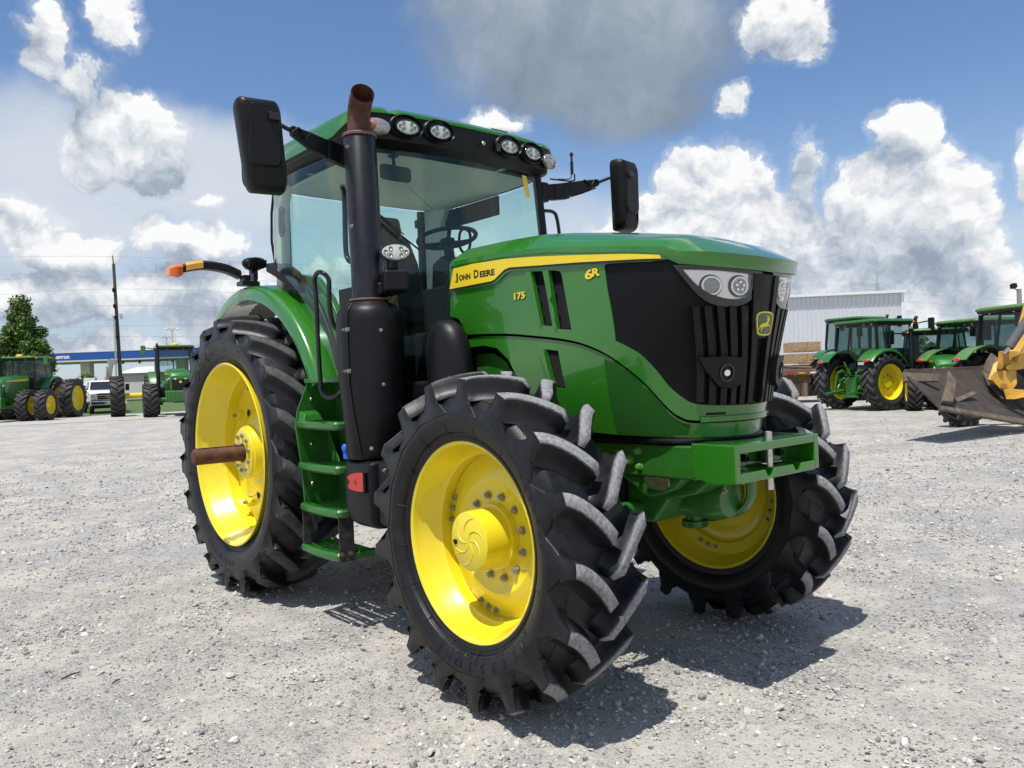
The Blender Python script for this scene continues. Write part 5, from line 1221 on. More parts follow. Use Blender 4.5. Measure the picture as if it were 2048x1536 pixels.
def far_tractor(label, loc, rz, paint=GREEN_F, Rr=.93, Rf=.66, wb=2.75, tr=.88, tf=.88, dualr=(), dualf=(), hood=True, hw=.40, hz=1.92, roofz=2.92, weights=False, big=False, beacon=False, hitch=True, roofmat=None, group='tractors parked in the yard', mirrorg=False, Wr=.46, Wf=.40, scale=1.):
    o = empty('tractor', loc, rz); tag(o, label, 'tractor', group); o.scale = (scale, scale, scale)
    rimr, rimf = Rr*.64, Rf*.58
    for sd in (-1, 1):
        far_wheel(o, 0, tr*sd, Rr, Wr, rimr, sd); far_wheel(o, wb, tf*sd, Rf, Wf, rimf, sd, n=18)
        for q in dualr:
            far_wheel(o, 0, q*sd, Rr, Wr, rimr, sd); part('axle_hub', YELLOW, o, lambda m: m.cyl((0, tr*sd, Rr), (0, (q+.1)*sd, Rr), .13, 18))
        for q in dualf:
            far_wheel(o, wb, q*sd, Rf, Wf, rimf, sd, n=18); part('axle_hub', YELLOW, o, lambda m: m.cyl((wb, tf*sd, Rf), (wb, (q+.05)*sd, Rf), .12, 18))
    part('transmission', GREEN_D, o, lambda m: (m.bb(-.3, wb-.2, -.25, .25, Rr*.62, Rr*1.25), m.lathe([(-tr+.1, .14), (-.3, .2), (.3, .2), (tr-.1, .14)], 20, c=(0, 0, Rr)), m.lathe([(-tf+.05, .08), (-.2, .13), (.2, .13), (tf-.05, .08)], 16, c=(wb, 0, Rf))), bevel=.03)
    # hood with sloping nose, grille and lamps
    x0, x1 = 1.45, wb+.75
    def hs(x, w, z0, z1, c): return [(x, -w, z0), (x, w, z0), (x, w, z1-c), (x, w-c*1.3, z1), (x, -w+c*1.3, z1), (x, -w, z1-c)]
    zb0 = Rr*1.05
    part('hood', paint, o, lambda m: m.loft([hs(x0, hw+.02, zb0, hz+.10, .10), hs(x0+.5, hw+.02, zb0, hz+.06, .10), hs(x1-.45, hw, zb0-.1, hz-.04, .09), hs(x1-.12, hw-.02, zb0-.12, hz-.14, .08), hs(x1, hw-.07, zb0-.05, hz-.26, .05)]), bevel=.02)
    part('grille', BLACK_F, o, lambda m: m.loft([[(x1-.20, -hw-.008, hz-.45), (x1-.20, -hw-.008, zb0+.02), (x1-.10, -hw+.0, zb0-.02), (x1-.05, -hw*.8, zb0), (x1+.012, -hw*.7, zb0+.04), (x1+.015, -hw*.75, hz-.40)], [(x1-.20, hw+.008, hz-.45), (x1-.20, hw+.008, zb0+.02), (x1-.10, hw, zb0-.02), (x1-.05, hw*.8, zb0), (x1+.012, hw*.7, zb0+.04), (x1+.015, hw*.75, hz-.40)]]), bevel=.01)
    for sd in (-1, 1):
        part('headlight', REFL, o, lambda m: m.loft([[(x1-.14, sd*(hw+.004), hz-.33), (x1-.01, sd*(hw*.80), hz-.31), (x1+.02, sd*(hw*.35), hz-.36), (x1+.02, sd*hw*.38, hz-.42), (x1-.01, sd*hw*.8, hz-.43), (x1-.14, sd*(hw+.004), hz-.39)], [(x1-.20, sd*(hw-.04), hz-.33), (x1-.08, sd*(hw*.7), hz-.31), (x1-.05, sd*(hw*.35), hz-.36), (x1-.05, sd*hw*.38, hz-.42), (x1-.08, sd*hw*.7, hz-.43), (x1-.20, sd*(hw-.04), hz-.39)]]))
        part('side_stripe', YDECAL, o, lambda m: m.loft([[(x0+.05, sd*(hw+.021), hz-.05), (x0+.05, sd*(hw+.026), hz-.05), (x0+.05, sd*(hw+.026), hz-.16), (x0+.05, sd*(hw+.021), hz-.16)], [(x1-.4, sd*(hw-.001), hz-.16), (x1-.4, sd*(hw+.006), hz-.16), (x1-.4, sd*(hw+.006), hz-.20), (x1-.4, sd*(hw-.001), hz-.20)]]))
    part('emblem', YDECAL, o, lambda m: m.lathe([(0, .0), (.006, .05), (0, .055)], 16, c=(x1+.016, 0, hz-.52), axis='x'))
    if big:
        for sd in (-.2, 0, .2): part('hood_vent', mat('green_vent', (.03, .20, .03), .5), o, lambda m: m.loft([[(x0+.9, sd-.08, hz+.04), (x0+.9, sd+.08, hz+.04), (x0+.9, sd+.08, hz+.052), (x0+.9, sd-.08, hz+.052)], [(x1-.5, sd-.07, hz-.035), (x1-.5, sd+.07, hz-.035), (x1-.5, sd+.07, hz-.02), (x1-.5, sd-.07, hz-.02)]]))
    if weights:
        for k in range(16): part('weight', GREEN_F, o, lambda m: m.prism([(x1+.10, .70), (x1+.42, .66), (x1+.48, .75), (x1+.48, 1.08), (x1+.40, 1.14), (x1+.10, 1.12)], 'xz', -.64+.08*k+.003, -.64+.08*(k+1)-.003), bevel=.012)
        part('weight_mount', GREEN_D, o, lambda m: m.bb(x1-.4, x1+.12, -.3, .3, .72, 1.0), bevel=.02)
    # cab: roof, pillars, panes
    cx0, cx1, cw = -.15, 1.45, .80
    rz1 = roofz-.14; fl = Rr*1.32
    part('cab_base', BLACK_F, o, lambda m: m.bb(cx0+.05, cx1-.04, -cw+.06, cw-.06, fl-.42, fl+.05), bevel=.03)
    rp = [(x+.65, y) for x, y in rrect(cx1-cx0+.28, 2*cw+.10, .22, 5)]
    part('roof', roofmat or paint, o, lambda m: m.loft([[(.65+(x-.65)*k, y*k2, z) for x, y in rp] for z, k, k2 in ((rz1+.04, .985, .975), (rz1+.055, 1.0, 1.0), (rz1+.09, 1.0, .99), (rz1+.13, .95, .92), (roofz, .75, .72))]), smooth=50)
    part('roof_fascia', BLACK_F, o, lambda m: m.loft([[(.65+(x-.65)*k, y*k2, z) for x, y in rp] for z, k, k2 in ((rz1-.05, .90, .93), (rz1+.0, .965, .965), (rz1+.045, .97, .97))]), smooth=50)
    for sd in (-1, 1):
        for (xa, xb, t) in ((cx1, cx1+.10, .045), (cx0, cx0-.02, .055), (.42, .40, .035)):
            part('pillar', BLACK_F, o, lambda m: m.loft([[(x-t, sd*(w-t), z), (x+t, sd*(w-t), z), (x+t, sd*w, z), (x-t, sd*w, z)] for x, w, z in ((xb, cw-.03, fl), (xa-.02, cw-.0, (fl+rz1)/2), (xa-.06 if xa > 1 else xa+.04, cw-.06, rz1))]), bevel=.01)
        part('side_window', GLASSF, o, lambda m: (m.add([(cx0+.04, sd*(cw-.03), fl+.02), (cx1+.05, sd*(cw-.03), fl-.3), (cx1-.02, sd*(cw-.01), (fl+rz1)/2), (cx1-.08, sd*(cw-.07), rz1), (cx0+.06, sd*(cw-.07), rz1), (cx0+.04, sd*(cw-.01), (fl+rz1)/2)], [(0, 1, 2, 5), (5, 2, 3, 4)])), fix=False)
        # fenders with lamps
        part('fender', paint, o, lambda m: m.lathe([(sd*(tr+.16), Rr+.06), (sd*(tr+.17), Rr+.11), (sd*(tr+.12), Rr+.15), (sd*.55, Rr+.16), (sd*.55, Rr+.13), (sd*(tr+.10), Rr+.10)], 22, c=(0, 0, Rr), closed_prof=True, a0=R(28), a1=R(140)), smooth=50)
        part('tail_lamp', REDL, o, lambda m: m.sphere((-.78*(Rr+.14), sd*(tr-.05), Rr+.66*(Rr+.14)), (.05, .13, .055), 16, 8))
        part('mirror_arm', BLACK_F, o, lambda m: m.tube([(cx1, sd*cw, rz1-.05), (cx1+.12, sd*(cw+.25), rz1), (cx1+.14, sd*(cw+.45), rz1+.02)], .02, 8))
        part('mirror', GREEN_F if mirrorg else BLACK_F, o, lambda m: m.bb(cx1+.10, cx1+.18, min(sd*(cw+.42), sd*(cw+.62)), max(sd*(cw+.42), sd*(cw+.62)), rz1-.32, rz1+.12), bevel=.03)
        for yy in (.35, .62): part('roof_lamp', LENS, o, lambda m: (m.lathe([(0, 0), (.012, .045), (0, .06)], 16, c=(cx1+.065-.03*yy, sd*yy, rz1+.01), axis='x'), m.lathe([(0, 0), (-.012, .045), (0, .06)], 16, c=(cx0-.06, sd*yy, rz1+.01), axis='x')))
        part('signal_lamp', AMBER, o, lambda m: m.sphere((cx1-.02, sd*(cw+.02), rz1+.02), (.07, .05, .04), 12, 6))
    part('windscreen', GLASSF, o, lambda m: m.add([(cx1+.09, -cw+.06, fl-.2), (cx1+.09, cw-.06, fl-.2), (cx1-.06, cw-.10, rz1), (cx1-.06, -cw+.10, rz1)], [(0, 1, 2, 3)]), fix=False)
    part('rear_window', GLASSF, o, lambda m: m.add([(cx0-.02, -cw+.08, fl+.02), (cx0-.02, cw-.08, fl+.02), (cx0+.03, cw-.12, rz1), (cx0+.03, -cw+.12, rz1)], [(0, 1, 2, 3)]), fix=False)
    part('seat', SEATM, o, lambda m: (m.bb(.35, .80, -.25, .25, fl-.1, fl+.15), m.bb(.30, .42, -.25, .25, fl+.1, fl+.75)), bevel=.05)
    part('steering_wheel', SEATM, o, lambda m: (m.tube([(1.15+.18*math.cos(2*PI*k/20), .18*math.sin(2*PI*k/20), fl+.52) for k in range(20)], .018, 6, closed=True), m.cyl((1.2, 0, fl-.1), (1.15, 0, fl+.52), .03, 8), m.bb(1.15, 1.42, -.2, .2, fl-.2, fl+.35)))
    part('exhaust', BLACK_F, o, lambda m: (m.cyl((cx1+.20, -cw+.05, fl-.1), (cx1+.18, -cw+.05, rz1-.05), .085, 16), m.tube(cr([(cx1+.18, -cw+.05, rz1-.05), (cx1+.18, -cw+.05, rz1+.12), (cx1+.24, -cw+.05, rz1+.18)], 4), .055, 12), m.cyl((cx1+.20, -cw+.05, fl-.75), (cx1+.20, -cw+.05, fl-.1), .16, 16)))
    part('steps', BLACK_F, o, lambda m: (m.bb(.85, 1.3, .75, .98, fl-.75, fl-.40), m.bb(.95, 1.3, .78, 1.0, .45, fl-.7)), bevel=.02)
    if beacon: part('receiver', mat('yellow_dome', (.85, .6, .02), .4), o, lambda m: m.lathe([(roofz-.02, .16), (roofz+.05, .15), (roofz+.09, .08), (roofz+.1, 0)], 20, c=(cx1-.15, 0, 0), axis='z'))
    if hitch:
        for sd in (-1, 1):
            part('lift_arm', GREEN_D, o, lambda m: (m.tube([(-.25, .28*sd, Rr*.72), (-.75, .36*sd, Rr*.66), (-1.05, .40*sd, Rr*.60)], .045, 8), m.tube([(-.2, .28*sd, Rr*1.28), (-.42, .33*sd, Rr*1.42), (-.62, .36*sd, Rr*1.34)], .05, 8), m.tube([(-.60, .36*sd, Rr*1.34), (-.75, .36*sd, Rr*.68)], .028, 8)))
        for k in range(4): part('coupler', DARK, o, lambda m: m.cyl((-.46, -.18+.12*k, Rr*1.22), (-.54, -.18+.12*k, Rr*1.22), .03, 8))
        for sd in (-1, 1): part('stabiliser', GREEN_F, o, lambda m: (m.tube([(-.3, .42*sd, Rr*.6), (-.85, .44*sd, Rr*.62)], .03, 8), m.tube([(-.1, .45*sd, Rr*1.25), (-.5, .40*sd, Rr*.9), (-.6, .40*sd, Rr*.75)], .04, 8)))
        part('top_link', GREEN_F, o, lambda m: (m.tube([(-.42, 0, Rr*1.18), (-.50, .03, Rr*1.5)], .035, 8), m.tube([(-.30, .16, Rr*1.3), (-.45, .22, Rr*1.75)], .03, 8)))
        part('licence_plate', SHOPW_, o, lambda m: m.bb(-.20, -.185, -.30, -.08, Rr*1.62, Rr*1.72))
        part('hitch_block', GREEN_D, o, lambda m: (m.bb(-.45, -.2, -.20, .20, Rr*.55, Rr*1.2), m.tube([(-.4, 0, Rr*1.25), (-.75, 0, Rr*1.0)], .03, 8), m.bb(-.55, -.3, -.35, .35, Rr*.45, Rr*.55)), bevel=.02)
    return o
def heading(pa, pb):
    """from two ground points, rear to front"""
    return math.atan2(pb.y-pa.y, pb.x-pa.x)
tocam = lambda p: math.atan2(CP.y-p.y, CP.x-p.x)
# two big ones with dual wheels at the left
p = gp(72, 838); far_tractor('big green tractor with dual wheels and front weights beside the tree', (p.x, p.y, 0), tocam(p)-R(26), Wr=.58, Wf=.52, scale=1.1, Rr=.98, Rf=.74, wb=3.05, tr=.95, tf=1.15, dualr=(1.80,), dualf=(1.95,), hw=.46, hz=2.05, roofz=3.08, weights=True, big=True, beacon=True, hitch=False, group='big tractors with dual wheels', mirrorg=True)
p = dp(349, 800, 42.5); far_tractor('big green tractor with dual wheels facing head-on under the blue canopy', (p.x, p.y, 0), tocam(p)+R(4), Wr=.60, Wf=.56, scale=1.15, Rr=.95, Rf=.74, wb=3.05, tr=.95, tf=1.18, dualr=(2.40,), hw=.46, hz=2.02, roofz=3.2, weights=True, big=True, beacon=True, hitch=False, group='big tractors with dual wheels', mirrorg=True)
# yard at the right
_fh = Vector((_f.x, _f.y, 0)).normalized(); _hv = _fh*math.cos(R(64))+_r0*math.sin(R(64)); hd_ = math.atan2(_hv.y, _hv.x)
ct = dp(1722, 780, 24.6)
far_tractor('green tractor with bright yellow wheels seen from behind in front of the white shed', (ct.x, ct.y, 0), hd_, Rr=.86, Rf=.62, wb=2.6, tr=.90, tf=.86, roofz=2.80, hz=1.80)
q = dp(1692, 740, 31.5); far_tractor('green tractor behind the yellow-wheeled one, half hidden before the shed wall', (q.x, q.y, 0), hd_+R(4), Rr=.95, Rf=.66, roofz=3.30, hz=1.95)
q = dp(1862, 740, 25.5); far_tractor('green-roofed tractor with a dark windscreen facing the yard, between the others', (q.x, q.y, 0), tocam(q)+R(8), Rr=.86, Rf=.62, roofz=2.46, hz=1.6, hitch=False)
q = dp(1926, 760, 22.8); far_tractor('faded light-green tractor with red tail lamps, left of two weathered ones', (q.x, q.y, 0), hd_-R(14), paint=GREEN_OLD, Rr=.82, Rf=.60, roofz=2.62, hz=1.7, group='weathered light-green tractors')
q = dp(2022, 780, 18.8); far_tractor('faded light-green tractor at the right edge behind the yellow loader arm', (q.x, q.y, 0), hd_-R(14), paint=GREEN_OLD, Rr=.82, Rf=.60, roofz=2.72, hz=1.7, group='weathered light-green tractors')
# ------------------------------------------------------------------ setting at the left
CONC = mat('pale_concrete', (.40, .385, .35), .9, vary=.15, vscale=3, bump=.3, bscale=20)
GRASSM = mat('grass_green', (.075, .12, .03), .9, vary=.35, vscale=2)
def quad(name, pts, m, z=.0, kind='structure', th=.12):
    mb = MB(); n = len(pts); mb.add([(p[0], p[1], z) for p in pts]+[(p[0], p[1], z-th) for p in pts], [tuple(range(n)), tuple(range(2*n-1, n-1, -1))]+[(i, i+n, (i+1) % n+n, (i+1) % n) for i in range(n)])
    o = mb.build(name, m, bevel=.02); tag(o, kind=kind); return o
a0, a1 = gp(-500, 878), gp(700, 818); b0, b1 = gp(-500, 868), gp(700, 806)
quad('concrete_road', [a0, a1, b1, b0], CONC, .03)
c0, c1 = gp(-900, 845), gp(900, 798)
vg = MB(); far_ = [(b0.x, b0.y), (b1.x, b1.y), (b1.x-160, b1.y+110), (b0.x-160, b0.y+40)]
quad('grass_verge', far_, GRASSM, .012, th=.05)
def leaf_cloud(rng, clumps, n, size):
    """leaf-sized faces spread through clumps; returns vertices and faces"""
    N = n*len(clumps); C_ = np.repeat(np.array([c[:3] for c in clumps]), n, 0); S_ = np.repeat(np.array([c[3] for c in clumps]), n)
    d = rng.normal(size=(N, 3)); d /= np.linalg.norm(d, axis=1)[:, None]
    r = S_*rng.random(N)**.38; P_ = C_+d*r[:, None]*np.array([1, 1, .85])
    a = rng.normal(size=(N, 3))*.8+d; a /= np.linalg.norm(a, axis=1)[:, None]
    t = np.cross(a, rng.normal(size=(N, 3))); t /= np.linalg.norm(t, axis=1)[:, None]; b = np.cross(a, t)
    s = size*rng.uniform(.6, 1.3, N)[:, None]
    V = np.stack([P_-t*s*.5, P_+b*s*.9, P_+t*s*.5, P_-b*s*.9], 1).reshape(-1, 3)
    F = np.arange(N*4).reshape(N, 4)
    return V, F
def quad_mesh(name, V, F, m, parent):
    me = bpy.data.meshes.new(name); me.vertices.add(len(V)); me.vertices.foreach_set('co', V.astype(np.float32).ravel())
    me.loops.add(F.size); me.loops.foreach_set('vertex_index', F.astype(np.int32).ravel()); me.polygons.add(len(F))
    me.polygons.foreach_set('loop_start', np.arange(0, F.size, 4, dtype=np.int32)); me.polygons.foreach_set('loop_total', np.full(len(F), 4, np.int32))
    me.update(calc_edges=True); me.materials.append(m); o = bpy.data.objects.new(name, me); COL.objects.link(o)
    if parent: o.parent = parent
    return o
def leafmat(name, c):
    m = bpy.data.materials.new(name); m.use_nodes = True; t = NT(m.node_tree); p_ = t.n['Principled BSDF']
    tc_ = t.node('ShaderNodeTexCoord').outputs['Object']
    t.link(t.mix(t.lin(t.noise(tc_, 2.2, 5, .7), .3, .7), tuple(v*.55 for v in c)+(1,), tuple(v*1.5 for v in c)+(1,)), p_.inputs['Base Color'])
    p_.inputs['Roughness'].default_value = .55; p_.inputs['Specular IOR Level'].default_value = .3
    return m
LEAF = leafmat('tree_leaves', (.085, .150, .028)); BARK = mat('bark', (.07, .05, .035), .9, vary=.3, bump=.5)
def tree(name, label, base, h, shape, seed, leaf=.16, n=170, cat='tree', group=None):
    o = empty(name, base); tag(o, label, cat, group); rng = np.random.default_rng(seed)
    tk = MB(); tk.tube([(0, 0, -.1), (.05, .02, h*.25), (-.05, .05, h*.5), (0, 0, h*.8)], [.22*h/8, .17*h/8, .12*h/8, .03], 9)
    clumps = []
    for z, r in shape:
        k = max(4, int(r*r*9))
        for _ in range(k):
            a = rng.uniform(0, 2*PI); rr = r*rng.random()**.5; s = rng.uniform(.42, .72)
            clumps.append((rr*math.cos(a), rr*math.sin(a), z+rng.uniform(-.35, .35), s))
            if rng.random() < .3: tk.tube([(0, 0, min(z*.8, h*.75)), (rr*math.cos(a)*.5, rr*math.sin(a)*.5, z*.9), (rr*math.cos(a), rr*math.sin(a), z)], [.05, .03, .012], 5)
    tk.build('trunk', BARK, o)
    V, F = leaf_cloud(rng, clumps, n, leaf)
    quad_mesh('crown', V, F, LEAF, o)
    return o
TP = dp(50, 790, 58.); TP.z = 0
tree('broad_tree', 'dense green tree tapering to a narrow top behind the left tractor', TP, 8.2, [(1.0, 1.0), (1.7, 1.5), (2.4, 1.75), (3.1, 1.8), (3.8, 1.8), (4.5, 1.6), (5.1, 1.45), (5.7, 1.25), (6.3, 1.05), (6.9, .85), (7.5, .55), (7.9, .3)], 4, leaf=.14, n=150)
TP2 = dp(-30, 790, 57.); TP2.z = 0
tree('broad_tree', 'green tree cut off by the left edge of the view', TP2, 6.0, [(1.0, 1.2), (1.6, 1.4), (2.6, 1.7), (3.6, 1.5), (4.6, 1.0), (5.3, .5)], 9, leaf=.14, n=150)
TP3 = dp(168, 790, 62.); TP3.z = 0
tree('shrub', 'low green bush in front of the petrol station shop', TP3, 2.4, [(.6, .9), (1.2, 1.1), (1.8, .8), (2.2, .45)], 11, leaf=.13, n=150, cat='bush')
TP4 = dp(1836, 760, 110.); TP4.z = 0
tree('far_tree', 'small distant tree between the shed and the parked tractors', TP4, 5.2, [(2.0, 2.0), (3.2, 2.0), (4.2, 1.3)], 14, leaf=.3, n=60)
# ---- petrol station
CAN = empty('fuel_station'); tag(CAN, 'petrol station canopy with blue fascia band on white columns', 'station')
D_ = 92.
def cpt(px, depth=D_): q = dp(px, 778, depth); return Vector((q.x, q.y, 0))
L_, Rr_ = cpt(40), cpt(520); ex = (Rr_-L_).normalized(); ey = Vector((-ex.y, ex.x, 0))
if ey.dot(_f) < 0: ey = -ey
CW = (Rr_-L_).length
BLUE = mat('canopy_blue', (.012, .085, .36), .4); SHOPW = mat('shop_wall', (.62, .61, .58), .8, vary=.05); DARK_PANE = mat('window_dark', (.02, .025, .03), .1, coat=.5)  # window panes are plain dark coated glass
def ob(m, u0, u1, v0, v1, z0, z1, mi=0):
    """box in station axes: along the fascia, away from the yard, up"""
    P_ = [L_+ex*u+ey*v for u in (u0, u1) for v in (v0, v1)]
    q = [P_[0], P_[2], P_[3], P_[1]]
    m.add([(p_.x, p_.y, z0) for p_ in q]+[(p_.x, p_.y, z1) for p_ in q], [(3, 2, 1, 0), (4, 5, 6, 7)]+[(i, (i+1) % 4, (i+1) % 4+4, i+4) for i in range(4)], mi)
part('fascia', BLUE, CAN, lambda m: ob(m, 0, CW, 0, 9, 5.02, 5.92))
part('fascia_trim', SHOPW, CAN, lambda m: (ob(m, -.02, CW+.02, -.03, 9.03, 4.86, 5.02), ob(m, -.02, CW+.02, -.03, 9.03, 5.921, 6.0)))
for u_ in (6.0, 17.5, 26.0):
    part('column', SHOPW, CAN, lambda m: ob(m, u_, u_+1.1, 2.2, 3.2, 0, 4.86))
    part('fuel_pump', mat('pump_white', (.55, .55, .55), .5), CAN, lambda m: ob(m, u_-1.6, u_-.5, 2.0, 3.0, 0, 1.9))
def fl(body, u, z, h):
    m = MB(); S_ = lambda a, b, t: tuple(L_+ex*a-ey*(.012+t)+Vector((0, 0, b))); lettering(m, body, S_, u, z, h, t=.0, offset=.035); return m
_u0 = (cpt(119)-L_).dot(ex)-1.05
fl('Chevron', _u0, 5.24, .52).build('lettering', mat('sign_white', (.85, .85, .85), .5), CAN)
for u_ in (9., 11., 13., 15.): part('canopy_lamp', DARK, CAN, lambda m: m.lathe([(4.5, .22), (4.62, .10), (4.86, .06)], 14, c=tuple((L_+ex*(u_+2)+ey*2.5).to_tuple()[:2])+(0,), axis='z'))
SHOP = empty('shop_building'); tag(SHOP, 'low white shop building with dark windows under the blue canopy', 'building')
part('wall', SHOPW, SHOP, lambda m: ob(m, 4, 34, 16, 26, 0, 3.6))
part('roof', mat('shop_roof', (.60, .62, .64), .6), SHOP, lambda m: m.add([tuple(L_+ex*u+ey*v+Vector((0, 0, z))) for u, v, z in ((3.6, 15.6, 3.6), (34.4, 15.6, 3.6), (33, 18.5, 4.5), (5, 18.5, 4.5), (3.6, 26, 3.6), (34.4, 26, 3.6))], [(0, 1, 2, 3), (3, 2, 5, 4), (0, 3, 4), (1, 5, 2)]))
for k in range(9):
    w_ = part('window', mat('window_frame', (.25, .25, .25), .5), SHOP, lambda m: ob(m, 12.+2.2*k, 13.9+2.2*k, 15.94, 16.05, .5, 2.6)); part('pane', DARK_PANE, w_, lambda m: ob(m, 12.1+2.2*k, 13.8+2.2*k, 15.93, 15.95, .6, 2.5))
# ---- white pick-up with a lift boom
def truck():
    p = gp(211, 826); rz = tocam(p)+R(6)
    o = empty('pickup_truck', (p.x, p.y, 0), rz); tag(o, 'white utility truck with chrome grille parked between the two big tractors', 'truck')
    part('chassis', DARK, o, lambda m: m.bb(-4.6, 1.7, -.8, .8, .45, .75))
    def sec(x, w, z0, z1, c=.1): return [(x, -w, z0), (x, w, z0), (x, w, z1-c), (x, w-c*1.6, z1), (x, -w+c*1.6, z1), (x, -w, z1-c)]
    part('hood', WHITE, o, lambda m: m.loft([sec(.25, 1.0, .75, 1.46), sec(1.2, 1.0, .72, 1.42), sec(1.72, .98, .80, 1.34), sec(1.80, .93, .88, 1.28)]), bevel=.03)
    part('cab', WHITE, o, lambda m: m.loft([sec(.30, 1.0, .7, 1.46, .05), sec(-.05, 1.0, .7, 1.5, .05), sec(-.06, 1.0, .7, 1.5, .05), sec(-1.6, 1.0, .7, 1.5, .05)]), bevel=.02)
    part('cab_top', WHITE, o, lambda m: m.loft([[(.28, -.92, 1.46), (.28, .92, 1.46), (-1.5, .95, 1.46), (-1.5, -.95, 1.46)], [(-.30, -.78, 2.0), (-.30, .78, 2.0), (-1.4, .80, 2.0), (-1.4, -.80, 2.0)], [(-.38, -.72, 2.06), (-.38, .72, 2.06), (-1.35, .74, 2.06), (-1.35, -.74, 2.06)]]), bevel=.02)
    part('windscreen', DARK_PANE, o, lambda m: m.add([(.278, -.85, 1.49), (.278, .85, 1.49), (-.262, .73, 1.97), (-.262, -.73, 1.97)], [(0, 1, 2, 3)]).xf(Matrix.Translation((.02, 0, .01))), fix=False)
    for sd in (-1, 1): part('side_window', DARK_PANE, o, lambda m: m.add([(.10, sd*.955, 1.50), (-1.3, sd*.965, 1.50), (-1.25, sd*.83, 1.95), (-.25, sd*.81, 1.95)], [(0, 1, 2, 3)]), fix=False)
    part('grille', CHROME, o, lambda m: m.prism([(-.62, .86), (.62, .86), (.66, 1.22), (.60, 1.27), (-.60, 1.27), (-.66, 1.22)], 'yz', 1.78, 1.84), bevel=.02)
    for k in range(3): part('grille_opening', DARK, o, lambda m: m.bb(1.82, 1.846, -.55, .55, .90+.125*k, .99+.125*k))
    part('emblem', BLUE, o, lambda m: m.sphere((1.85, 0, 1.08), (.012, .14, .055), 18, 6))
    for sd in (-1, 1):
        part('headlight', REFL, o, lambda m: m.bb(1.70, 1.815, min(sd*.68, sd*.97), max(sd*.68, sd*.97), .92, 1.24), bevel=.03)
        part('mirror', DARK, o, lambda m: (m.bb(.05, .17, min(sd*1.18, sd*1.40), max(sd*1.18, sd*1.40), 1.38, 1.80), m.bb(.08, .12, min(sd*.95, sd*1.2), max(sd*.95, sd*1.2), 1.5, 1.56)), bevel=.03)
        for x in (1.10, -3.2):
            w = part('wheel', STEEL, o, lambda m: m.lathe([(-.13, 0), (-.13, .12), (-.05, .16), (-.10, .25), (.1, .25)], 24, c=(x, sd*.87, .42))); part('tyre', RUBBER_B, w, lambda m: m.lathe([(-.11, .25), (-.13, .36), (-.09, .42), (.09, .42), (.13, .36), (.11, .25)], 28, c=(x, sd*.87, .42)))
    part('bumper', CHROME, o, lambda m: m.bb(1.80, 1.97, -1.0, 1.0, .52, .80), bevel=.05)
    part('bumper_skirt', DARK, o, lambda m: m.bb(1.72, 1.92, -.9, .9, .34, .52), bevel=.03)
    for k in range(5): part('roof_light', AMBER, o, lambda m: m.bb(-.45, -.38, -.42+.2*k, -.34+.2*k, 2.05, 2.09))
    part('service_body', WHITE, o, lambda m: (m.bb(-4.6, -1.75, -1.15, -.70, .7, 1.85), m.bb(-4.6, -1.75, .70, 1.15, .7, 1.85), m.bb(-4.6, -1.75, -.7, .7, .7, 1.1)), bevel=.03)
    part('boom', mat('boom_grey', (.35, .34, .30), .5), o, lambda m: (m.bb(-2.6, -2.1, .3, .75, 1.1, 2.3), m.tube([(-2.3, .55, 2.2), (-1.2, .60, 3.2), (-.9, .62, 3.35)], .13, 8), m.tube([(-2.2, .4, 2.2), (-1.3, .35, 3.0)], .07, 8), m.bb(-1.1, -.7, .35, .85, 3.05, 3.4)), bevel=.02)
    part('boom_box', WHITE, o, lambda m: m.bb(-2.9, -2.3, -.9, -.3, 1.1, 2.25), bevel=.03)
truck()
# ---- poles and wires
WOOD = mat('pole_wood', (.075, .066, .058), .9, vary=.3, vscale=4); WIRE = mat('wire', (.28, .29, .31), .6)
PD = 56.
up_ = empty('utility_pole'); tag(up_, 'leaning brown wooden utility pole carrying the wires', 'pole')
tb_, tt_ = dp(243, 775, PD), dp(227, 528, PD); tb_.z = 0
part('shaft', WOOD, up_, lambda m: m.tube([tb_, tb_.lerp(tt_, .5), tt_], [.15, .125, .10], 12))
part('top_rod', WOOD, up_, lambda m: m.tube([tt_, dp(225, 511, PD)], [.05, .03], 8))
for py_, px_ in ((580, 231), (612, 233), (635, 235), (673, 238)): part('insulator', DARK, up_, lambda m: m.sphere(dp(px_-4, py_, PD-.2), (.10, .10, .18), 10, 6))
part('riser_pipe', STEEL, up_, lambda m: m.tube(cr([dp(226, 632, PD-.3), dp(229, 650, PD-.3), dp(231, 700, PD-.3), dp(233, 772, PD-.3)], 4), .06, 8))
part('transformer_arm', STEEL, up_, lambda m: m.tube(cr([dp(225, 633, PD-.3), dp(229, 640, PD-.3), dp(227, 652, PD-.3)], 4), .05, 6))
part('guard', STEEL, up_, lambda m: m.tube([dp(241, 628, PD-.2), dp(243, 637, PD-.2)], .09, 8))
def wire(label, ya, ym, yb, sag=1.):
    m = MB(); A_ = dp(-500, ya+(ya-ym)*2.2, PD+18); M_ = dp(229, ym, PD); B_ = dp(1100, yb-(yb-(ym))*0.0+14, PD+34)
    pts = cr([A_, A_.lerp(M_, .6)-Vector((0, 0, .12*sag)), M_, M_.lerp(B_, .35)-Vector((0, 0, .15*sag)), B_], 6); m.tube(pts, .009, 4)
    o = m.build('power_line', WIRE); tag(o, label, 'wire', 'wires on the leaning pole')
for lb, ya, ym, yb in (('topmost thin wire crossing the leaning pole', 513, 513, 530), ('second wire from the top on the leaning pole', 558, 551, 560), ('third wire from the top on the leaning pole', 589, 578, 585), ('fourth wire from the top on the leaning pole', 624, 611, 612), ('fifth wire from the top, rising to the right past the pole', 658, 652, 620), ('lowest wire on the leaning pole above the blue canopy', 688, 673, 668)): wire(lb, ya, ym, yb)
